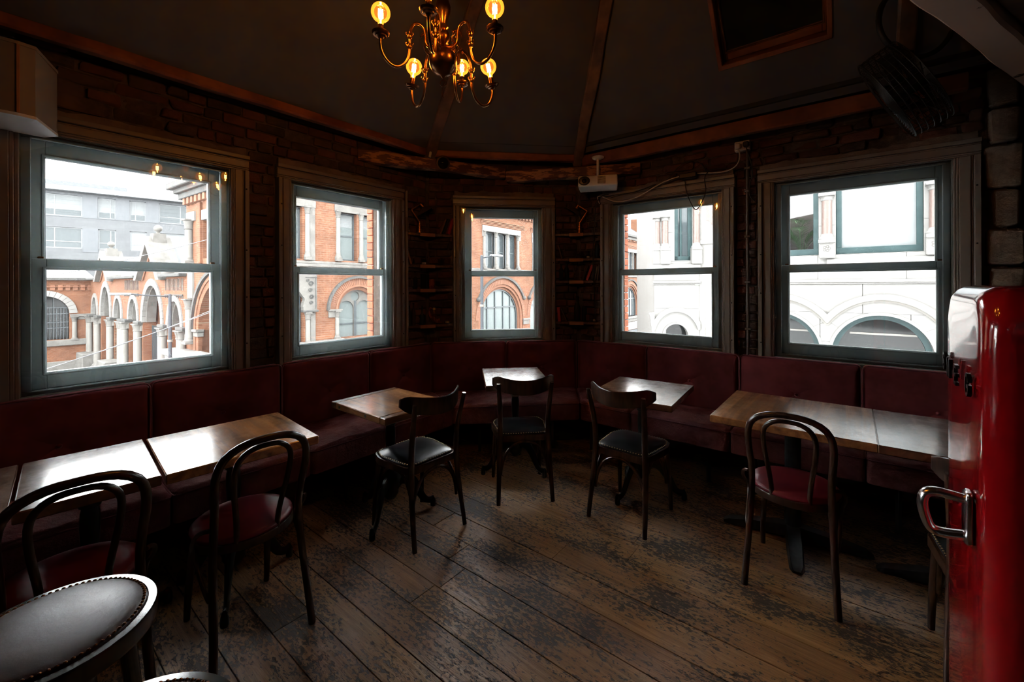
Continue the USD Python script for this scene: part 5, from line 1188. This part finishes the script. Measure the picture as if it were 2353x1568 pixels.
# the gabled arcade
ar = thing('gothic_arcade', 'low orange brick arcade with white arches, paired columns and two stone-capped gables', 'building', F3)
AR = [(22.44, .60, -.32, .86), (19.85, 1.0, -.32, 1.54), (17.25, .69, -.32, .86), (14.38, .72, -.32, .87), (11.36, 1.35, -.34, 1.59), (8.22, .77, -.40, .86)]
p = sbox(6.8, -4.6, 23.6, 2.0)
for c, w, s_, top in AR: p = p.difference(archpoly(c, s_, w+.06, -4.7, top-s_+.06, 24))
for c, hw, ap in ((19.85, 1.45, 3.72), (11.36, 1.75, 4.0)): p = p.union(Polygon([(c-hw, 1.95), (c+hw, 1.95), (c, ap-.12)]))
obj('brick_front', M().prism(p, 0, .55), MAT['xbrick2'], ar)
for i, (c, w, s_, top) in enumerate(AR):
    e = .26 if w < 1 else .34
    voussoirs(ar, c, s_, 1., 1., 0, 0, 0, 'white')
    n = 14 if w < 1 else 20
    for k in range(n):
        b0, b1 = math.radians(180*k/n), math.radians(180*(k+1)/n); R_ = top-s_
        q = [(c+(w+d)*math.cos(b), s_+(R_+d)*math.sin(b)) for d, b in ((0, b0+.004), (e, b0+.004), (e, b1-.004), (0, b1-.004))]
        obj('arch_stone', M().prism(Polygon(q), -.06, .3), MAT['white'], ar)
    obj('arch_roll', M().prism(archring(c, s_, w-.09, w, rise0=top-s_-.09, rise1=top-s_, n=28), .10, .5), MAT['xstone'], ar)
for x in (23.3, 21.35, 18.4, 16.2, 15.5, 13.2, 9.5, 7.1):
    obj('impost', M().box(x-.42, x+.42, -.22, .6, s_-.02, s_+.12, .02), MAT['xstone_dark'], ar)
    obj('impost_block', M().box(x-.32, x+.32, -.10, .5, s_-.40, s_-.02, .02), MAT['xstone_light'], ar)
    for dx in (-.14, .16): column(ar, x+dx, -.12, .14, -3.6, s_-.02, 'xstone_light', cap=.38, base=.3)
obj('vault_back', M().box(6.8, 23.6, 3.2, 3.4, -4.6, 2.), MAT['xbrick2'], ar)
obj('vault_ceiling', M().box(6.8, 23.6, .5, 3.2, 1.75, 1.95), MAT['xstone'], ar)
obj('vault_floor', M().box(6.6, 23.8, -.4, 3.3, -4.6, -4.0), MAT['xstone'], ar)
for x in (21.3, 18.5, 15.8, 13.0, 9.6): obj('inner_pier', M().box(x-.25, x+.25, .6, 3.2, -4.5, 1.8), MAT['xbrick2'], ar)
for i, x in enumerate((22.9, 17.7)): obj('column_plinth', M().box(x-.9, x+.7, -.7, .1, -4.6, -2.75, .05), MAT['xstone'], ar)
obj('iron_gate', (lambda m: [m.box(10.05+k*.13, 10.07+k*.13, .3, .33, -4.5, -.5) for k in range(20)] and m)(M()), MAT['xframe'], ar)
obj('eaves', M().box(6.8, 9.5, -.3, .1, 1.98, 2.12, .02).box(13.3, 18.2, -.3, .1, 1.98, 2.12, .02).box(21.4, 23.7, -.3, .1, 1.98, 2.12, .02), MAT['xstone_dark'], ar)
for x0, x1 in ((7.2, 9.5), (13.5, 16.0)):
    m = M()
    for x in np.arange(x0, x1, .17): m.box(x, x+.055, -.015, .02, 1.35, 1.9)
    m.box(x0, x1, -.05, .02, 1.12, 1.17)
    for x in np.arange(x0, x1, .24): m.box(x, x+.08, -.03, .02, 1.0, 1.12)
    obj('slit_band', m, MAT['xstone_dark'], ar, kind='stuff')
obj('roof', M().hull([(6.8, .0, 2.1), (23.7, .0, 2.1), (6.8, 3.4, 2.1), (23.7, 3.4, 2.1), (6.8, 3.4, 2.75), (23.7, 3.4, 2.75)]), MAT['slate'], ar)
for c, hw, ap in ((19.85, 1.5, 3.75), (11.36, 1.8, 4.05)):
    for s in (-1, 1):
        q = Polygon([(c+s*hw*1.08, 1.85), (c+s*hw*.86, 1.85), (c, ap-.42), (c, ap+.02)])
        obj('gable_coping', M().prism(q, -.28, .75), MAT['xstone'], ar)
        obj('raking_band', M().prism(Polygon([(c+s*hw*.80, 1.85), (c+s*hw*.70, 1.85), (c, ap-.80), (c, ap-.60)]), -.06, .02), MAT['voussoir'], ar)
        obj('kneeler_ball', M().sphere((c+s*hw*1.05, .1, 2.15), .26, 9), MAT['xstone'], ar, smooth=True)
    obj('finial_block', M().hull([(c+dx*w, .25+dy*w, z) for dx in (-1, 1) for dy in (-1, 1) for w, z in ((.30, ap-.45), (.20, ap+.06), (.25, ap+.09), (.25, ap+.16))]), MAT['xstone'], ar)
    obj('finial', M().lathe([(.13, ap+.14), (.07, ap+.2), (.08, ap+.27)] + [(.18*math.cos(b), ap+.43+.175*math.sin(b)) for b in np.linspace(-1.1, PI/2-.01, 12)], 16, T=tr(c, .25, 0)), MAT['xstone'], ar, smooth=50)
    obj('gable_roof', M().hull([(c-hw, .6, 1.9), (c+hw, .6, 1.9), (c, .6, ap-.3), (c-hw, 3.4, 1.9), (c+hw, 3.4, 1.9), (c, 3.4, ap-.3)]), MAT['slate'], ar)

# low wall with the great barred arch, beyond the arcade
F4 = FL @ tr(0, 39.55, 0)
lo_ = thing('arched_wing', 'brick wing with a white-ringed barred arch and brick corbels left of the arcade', 'building', F4)
cA = 2.30
p = sbox(-8, -4.6, 4.42, 1.95).difference(archpoly(cA, -.19, 1.14, -1.86))
obj('brick_front', M().prism(p, 0, .5), MAT['xbrick2'], lo_)
for k in range(16):
    b0, b1 = math.radians(180*k/16+.3), math.radians(180*(k+1)/16-.3)
    obj('arch_stone', M().prism(Polygon([(cA+r*math.cos(b), -.19+r*math.sin(b)) for r, b in ((1.14, b0), (1.50, b0), (1.50, b1), (1.14, b1))]), -.08, .3), MAT['white'], lo_)
obj('glass', M().prism(archpoly(cA, -.19, 1.14, -1.86), .40, .45), MAT['xglass_dark'], lo_)
for k in range(15): obj('window_bar', M().box(cA-1.08+k*.15, cA-1.05+k*.15, .22, .26, -1.86, .15 if k % 5 else .85), MAT['xframe'], lo_)
for z in (-1.1, -.75, -.2, .2): obj('window_rail', M().box(cA-1.12, cA+1.12, .21, .27, z-.03, z+.03), MAT['xframe'], lo_)
obj('impost_band', M().box(3.46, 4.42, -.15, .1, -.42, -.24, .02).box(3.6, 4.42, -.06, .1, -.62, -.42, .02), MAT['xstone'], lo_)
column(lo_, 3.66, -.08, .12, -1.95, -.40, 'xstone_light', cap=.3)
obj('sill', M().box(-8, 4.42, -.22, .1, -2.25, -1.88, .03), MAT['xstone'], lo_)
obj('stone_band', M().box(-8, 4.42, -.12, .1, -4.6, -3.25, .03), MAT['xstone'], lo_)
for k in range(14): obj('corbel', M().box(.2+k*.34, .42+k*.34, -.10, .03, 1.30, 1.66, .01).box(.2+k*.34-.06, .2+k*.34+.28, -.14, .03, 1.5, 1.56, .01), MAT['voussoir'], lo_)
obj('eaves', M().box(-8, 4.6, -.35, .2, 1.95, 2.12, .02), MAT['xstone_dark'], lo_)
obj('lead_roof', M().hull([(-8, -.3, 2.1), (4.6, -.3, 2.1), (-8, 5, 2.9), (4.6, 5, 2.9), (-8, 5, 2), (4.6, 5, 2)]), MAT['xstone_light'], lo_)

# grey flats rising behind
KG = 1.42
a6 = math.radians(54.6); u6 = np.array([math.sin(a6), math.cos(a6), 0]); n6 = np.array([-math.cos(a6), math.sin(a6), 0])
FG = frame(u6, n6, n6*38*KG)
def gz(z): return EYE+(z-EYE)*KG
gb = thing('grey_flats', 'modern grey panelled block of flats with wide white-lit windows behind the arcade', 'building', FG)
rows = [(gz(5.95), [(-4.3, -2.50), (-1.81, -.96), (-.29, .54), (1.22, 2.9)], 1.34), (gz(3.95), [(-4.3, -2.50), (-1.79, -.95), (-.28, .57), (1.24, 2.9)], 1.30), (gz(1.95), [(-4.3, -2.55), (-1.79, -.95), (-.28, .57), (1.24, 2.9)], 1.2)]
p = sbox(-14, -4.6, 9, gz(7.45))
for z, ws_, h in rows:
    for a, b in ws_: p = p.difference(sbox(a*KG, z, b*KG, z+h*KG))
obj('cladding', M().prism(p, 0, .4), MAT['grey_a'], gb)
obj('dark_band', M().prism(sbox(-14, rows[0][0]-.05, 9, gz(7.42)).difference(unary_union([sbox(a*KG, rows[0][0], b*KG, rows[0][0]+1.34*KG) for a, b in rows[0][1]])), -.03, .02), MAT['grey_b'], gb)
for z, h in ((rows[1][0], 1.3*KG),):
    obj('dark_panel', M().box(-2.5*KG, -1.79*KG, -.03, .02, z-.3, z+h), MAT['grey_b'], gb)
for k in range(22):
    for q in range(5): obj('cladding_joint', M().box(-14, 9, -.035, -.028, rows[0][0]+q*.36, rows[0][0]+q*.36+.012), MAT['xframe'], gb) if k == 0 else None
for i, (z, ws_, h) in enumerate(rows):
    for j, (a, b) in enumerate(ws_):
        x0, x1 = a*KG, b*KG; mu = x0+.36*(x1-x0) if j == 2 else x0+.33*(x1-x0) if j == 0 else x1-.30*(x1-x0)
        g = 'blind' if (i == 0 and j != 3) or (i == 1 and j >= 2) else 'xglass'
        f = xwindow(gb, x0, x1, z, z+h*KG, .12, 'xwhite', g, mull=(mu,), trans=(z+.33*h*KG,), fw=.09)
        if i == 0: obj('lower_glass', M().box(x0+.1, x1-.1, .13, .14, z+.1, z+.3*h*KG), MAT['xglass'], f)
    
obj('roof_edge', M().box(-14, 9, -.9, .6, gz(7.45), gz(7.62), .03).box(-14, 9, -.7, .6, gz(7.62), gz(7.78), .03), MAT['xwhite'], gb)
obj('penthouse', M().box(-14, -.6, 1.0, 6, gz(7.75), gz(8.25)), MAT['grey_b'], gb)
obj('flat_body', M().box(-14, 9, .8, 8, -4.6, gz(7.4)), MAT['dimroom'], gb)

# white stone building close by on the other side
F5 = FR @ tr(0, 14.0, 0)
ws = thing('white_stone_building', 'white faience building with round arches, granite columns and blue-green frames', 'building', F5)
CX = -3.602
pitch = 2.20                                  # arches repeat along the front
arcs = [.71+k*pitch for k in (-1, 0, 1, 2)]
p = sbox(-3.2, -4.6, 9, 9)
for c in arcs: p = p.difference(archpoly(c-.03, -.30, .98, -4.7, 1.04))
wins = [(-1.75, -.57), (-.20, 1.47), (1.85, 3.6)]
for a, b in wins: p = p.difference(sbox(a, 2.32, b, 5.4))
# laid in courses: each block its own piece around arches and windows
courses = [(-4.6, -2.4), (-2.4, -.9), (-.9, 0.), (0., .78), (.78, 1.53), (1.655, 1.86), (1.86, 2.08), (2.08, 2.31), (2.31, 3.1), (3.1, 3.9), (3.9, 4.7), (4.7, 6.0), (6., 9.)]
obj('backing', M().prism(p.intersection(sbox(-3.2, -4.6, 9, 9)), .035, .6), MAT['xstone_light'], ws)
hoods = [archpoly(c, -.40, 1.16, -5, 1.54+.02) for c in arcs]
for i, (z0, z1) in enumerate(courses):
    off = .9*(i % 2) - .10
    for x in np.arange(-4.9+off, 9, 1.78 if z1 < 1.6 else 1.75):
        q = sbox(max(-3.2, x+.003), z0+.003, min(9, x+1.77), z1-.003).intersection(p)
        for g in getattr(q, 'geoms', [q]):
            if g.geom_type == 'Polygon' and g.area > .004: obj('stone_block', M().prism(g, 0, .14), MAT['white'], ws)
obj('string_course', M().box(-3.25, 9, -.07, .1, 1.535, 1.575, .01).box(-3.25, 9, -.11, .1, 1.575, 1.655, .015), MAT['white'], ws)
obj('plinth_step', M().box(-.40, 9, -.05, .1, 2.06, 2.20, .01), MAT['white'], ws)
for c in arcs:
    ring = unary_union([archring(c, -.42, 1.35, 1.50, -.42, 1.55, 1.69, 48)]).intersection(sbox(c-pitch/2+.0, .5, c+pitch/2, 3))
    obj('hood_mould', M().prism(ring, -.11, .05), MAT['white'], ws)
    ring = archring(c, -.42, 1.30, 1.35, -.42, 1.50, 1.55, 48).intersection(sbox(c-pitch/2, .45, c+pitch/2, 3))
    obj('hood_fillet', M().prism(ring, -.06, .05), MAT['xstone_light'], ws)
    cc = c-.03
    obj('arch_bead', M().prism(archring(cc, -.30, .98, 1.05, -2.5, 1.04, 1.11, 48), -.04, .1), MAT['white'], ws)
    fr_ = obj('arched_frame', M().prism(archring(cc, -.30, .86, .98, -2.5, .92, 1.04, 48), .22, .34), MAT['xgreen'], ws)
    obj('glass', M().prism(archpoly(cc, -.30, .87, -2.5, .93), .30, .32), MAT['xglass_dark'], fr_)
    obj('glass_rail', M().box(cc-.6, cc+.7, .26, .29, .22, .27), MAT['xstone_light'], fr_)
    for b in (38, 142):                       # radial joints of the arch stones
        t0, t1 = math.radians(b), math.radians(b)
        m = M().tube([(cc+1.06*math.cos(t0), -.001, -.30+1.12*math.sin(t0)), (c+1.31*math.cos(t0), -.001, -.40+1.48*math.sin(t0))], .004, 4); obj('arch_joint', m, MAT['xstone'], ws)
for j, (a, b) in enumerate(wins):
    m = M(); fw = .12
    m.box(a, a+fw, .10, .22, 2.32, 5.4, .01).box(b-fw, b, .10, .22, 2.32, 5.4, .01).box(a, b, .08, .22, 2.32, 2.49, .01).box(a, b, .1, .22, 4.6, 4.72, .01)
    f = obj('window', m, MAT['xgreen'], ws)
    if j == 1: obj('frosted_glass', M().box(a+.1, b-.1, .17, .19, 2.45, 5.35), MAT['xglass_frost'] if 'xglass_frost' in MAT else MAT['blind'], f)
    else: obj('glass', M().box(a+.1, b-.1, .17, .175, 2.45, 5.35), MAT['pane'], f)
for x in (-.39, 1.66, 3.9):
    column(ws, x, -.06, .115, 2.62, 3.92, 'granite', capm='white', cap=.16, base=.22, wide=1.55)
    obj('column_pedestal', M().box(x-.17, x+.17, -.16, .1, 2.22, 2.68, .02), MAT['white'], ws)
    obj('carved_rosette', (lambda m: [m.tube([(x+.055*math.cos(g)+.03*math.cos(g+w), -.163, 2.47+.055*math.sin(g)+.03*math.sin(g+w)) for w in np.linspace(0, 2*PI, 9)], .006, 4) for g in np.linspace(0, 2*PI, 6)[:-1]] and m)(M()), MAT['xstone'], ws)
obj('dim_room', M().box(-1.9, -.2, 1.6, 1.7, 2.3, 5.4).box(-1.9, 9, .5, 1.7, 5.4, 5.5).box(-.3, -.2, .3, 1.7, 2.3, 5.4).box(-1.95, -1.85, .3, 1.7, 2.3, 5.4), MAT['dimroom'], ws)
obj('room_back', M().box(-3, 9, 2.0, 2.2, -4.6, 5), MAT['dimroom'], ws)
# end pier and canted bay at the street corner
obj('end_pier', M().box(CX, -3.2, -.02, .5, -4.6, 9, .01), MAT['white'], ws)
obj('sunk_panel', M().box(-3.42, -3.2, -.05, .0, -4.6, 1.63, .01), MAT['white'], ws)
obj('granite_panel', M().prism(sbox(-3.38, 3.4, -2.0, 5.2).difference(Point(-3.38, 3.4).buffer(.13)).difference(Point(-2., 3.4).buffer(.13)), -.045, .0), MAT['granite'], ws)
obj('pier_band', M().box(CX-.02, -1.8, -.06, .1, 2.78, 2.92, .02), MAT['white'], ws)
u7 = np.array([-.951, .310, 0]); Cc = np.array([7.353, 12.446, 0])
F7 = frame(-u7, (.310, .951, 0), Cc)          # x from the far end (-1.36) to the corner (0)
cb_ = thing('white_canted_corner', 'canted white stone corner bay with granite columns and a small round arch', 'building', F7)
p = sbox(-1.36, -4.6, 0, 9).difference(archpoly(-.70, -.10, .36, -4.7, .38)).difference(sbox(-.74, 2.30, -.20, 5.4))
for z0, z1 in ((-4.6, -1.), (-1., .78), (.78, 1.53), (1.66, 2.28), (2.28, 3.2), (3.2, 4.4), (4.4, 9)):
    g = p.intersection(sbox(-1.36, z0+.003, 0, z1-.003)); obj('stone_block', M().prism(g, 0, .3), MAT['white'], cb_)
obj('side', M().box(-1.36, -1.0, .02, 6, -4.6, 9), MAT['white'], cb_)
obj('core', M().box(-1.3, 0, .6, .8, -4.6, 9), MAT['dimroom'], cb_)
obj('string_course', M().box(-1.40, .02, -.07, .1, 1.535, 1.575, .01).box(-1.40, .02, -.11, .1, 1.575, 1.655, .015), MAT['white'], cb_)
obj('sill_step', M().box(-1.5, .02, -.12, .1, 1.90, 2.18, .03), MAT['white'], cb_)
f = obj('window', M().box(-.74, -.62, .08, .2, 2.30, 5.4, .01).box(-.32, -.20, .08, .2, 2.30, 5.4, .01).box(-.74, -.2, .08, .2, 2.30, 2.44, .01).box(-.56, -.50, .1, .2, 2.4, 5.4, .01), MAT['xgreen'], cb_)
obj('glass', M().box(-.7, -.25, .15, .17, 2.4, 5.4), MAT['xglass'], f)
for x in (-1.03, -.10, -1.24):
    y = -.06 if x > -1.1 else .06
    column(cb_, x, y, .10, 2.62, 3.72 if x < -.5 else 4.1, 'granite', capm='white', cap=.15, base=.2, wide=1.5)
    obj('column_pedestal', M().box(x-.15, x+.15, y-.12, .1, 2.18, 2.66, .02), MAT['white'], cb_)
obj('hood_mould', M().prism(archring(-.70, -.10, .66, .80, -.10, .78, .92, 36).intersection(sbox(-1.40, .12, -.0, 3)), -.10, .05), MAT['white'], cb_)
obj('arch_bead', M().prism(archring(-.70, -.10, .36, .42, -2, .38, .44, 30), -.04, .1), MAT['white'], cb_)
obj('corner_bracket', M().hull([(-1.5, -.1, .55), (-1.36, -.1, .55), (-1.36, .2, .55), (-1.36, -.05, -.6), (-1.36, .1, -.6), (-1.52, .1, .62), (-1.36, -.1, .66)]), MAT['white'], cb_)
obj('doorway', M().box(-1.2, -.2, .5, .58, -4.6, .6), MAT['xglass_dark'], cb_)
# palm in the upper room
pm = thing('palm_plant', 'green palm fronds behind the window of the white building', 'plant', F5 @ tr(-1.0, .75, 2.3))
m = M()
for k in range(9):
    r = np.random.default_rng(40+k); az = r.uniform(0, 2*PI); L = r.uniform(.7, 1.05); up = r.uniform(.6, 1.1)
    st_ = spline([(0, 0, .1), (.25*L*math.cos(az), .22*L*math.sin(az), up*.65), (.6*L*math.cos(az), .45*L*math.sin(az), up), (.95*L*math.cos(az), .6*L*math.sin(az), up*.95)], 30)
    fm = M().tube(st_, .008, 5)
    for i in range(6, 30):
        tg = st_[min(i+1, 29)]-st_[i-1]; tg /= np.linalg.norm(tg); sd = np.cross(tg, [0, 0, 1]); sd /= np.linalg.norm(sd)+1e-9
        for s in (-1, 1):
            q = st_[i]; e = q + (sd*s*.8+tg*.7)*.30*math.sin(PI*(i-4)/27) - np.array([0, 0, .06]); fm.tube([q, (q+e)/2+np.array([0, 0, .015]), e], [.006, .012, .002], 4, flat=(1, .25))
    obj('frond', fm, MAT['leaf'], pm)
obj('pot', M().lathe([(.001, -.02), (.16, -.02), (.2, .18), (.001, .17)], 18), MAT['xstone_dark'], pm, smooth=40)

# street lamps and overhead wires
def lamp_post(label, x, y, h, ax, ay, rise):
    t = thing('street_lamp', label, 'street lamp', tr(x, y, -4.6)); H_ = h+4.6
    obj('post', M().lathe([(.09, 0), (.085, .8), (.055, .85), (.048, H_), (.02, H_+.03)], 14), MAT['steelpost'], t, smooth=40)
    obj('arm', M().tube([(0, 0, H_-.06), (ax*.45, ay*.45, H_-.06+rise*.4), (ax, ay, H_-.06+rise)], [.024, .02, .018], 8), MAT['steelpost'], t, smooth=50)
    T = axm((ax, ay, H_-.06+rise), (0, 0, 1)); a = math.atan2(ay, ax)
    obj('lamp_head', M().add(*M().rbox(-.06, .46, -.085, .085, -.03, .045, .035, 3, 2).arr(), tr(ax, ay, H_-.06+rise) @ rz(a)), MAT['lamphead'], t, smooth=40)
    for z in (H_-1.6, H_-2.6): obj('post_band', M().cyl((0, 0, z), (0, 0, z+.07), .078, n=14), MAT['conduit'], t, smooth=40)
lamp_post('dark street lamp with its arm reaching left before the arcade', -9.95, 15.5, 1.25, -.74, -.74, .10)
lamp_post('dark street lamp in front of the arched warehouse window', .555, 13.28, 2.46, .36, .36, .10)
def wire(p, q, sag, label):
    p, q = np.array(p), np.array(q); u = np.linspace(0, 1, 20)[:, None]; pts = p+(q-p)*u; pts[:, 2] -= sag*4*(u*(1-u))[:, 0]
    lone('overhead_wire', M().tube(pts, .010, 5), MAT['wire'], label, 'wire', True)
wire((-13.8, 10.0, .7), (-7.2, 14.4, 3.3), .15, 'overhead wire rising from the barred arch to the taller gable')
wire((-13.5, 10.5, -1.6), (-7.6, 13.9, .8), .12, 'overhead wire crossing the middle of the arcade columns')
wire((-13.0, 11.0, -1.25), (-7.2, 14.2, 1.1), .25, 'fainter overhead wire just above the middle one')
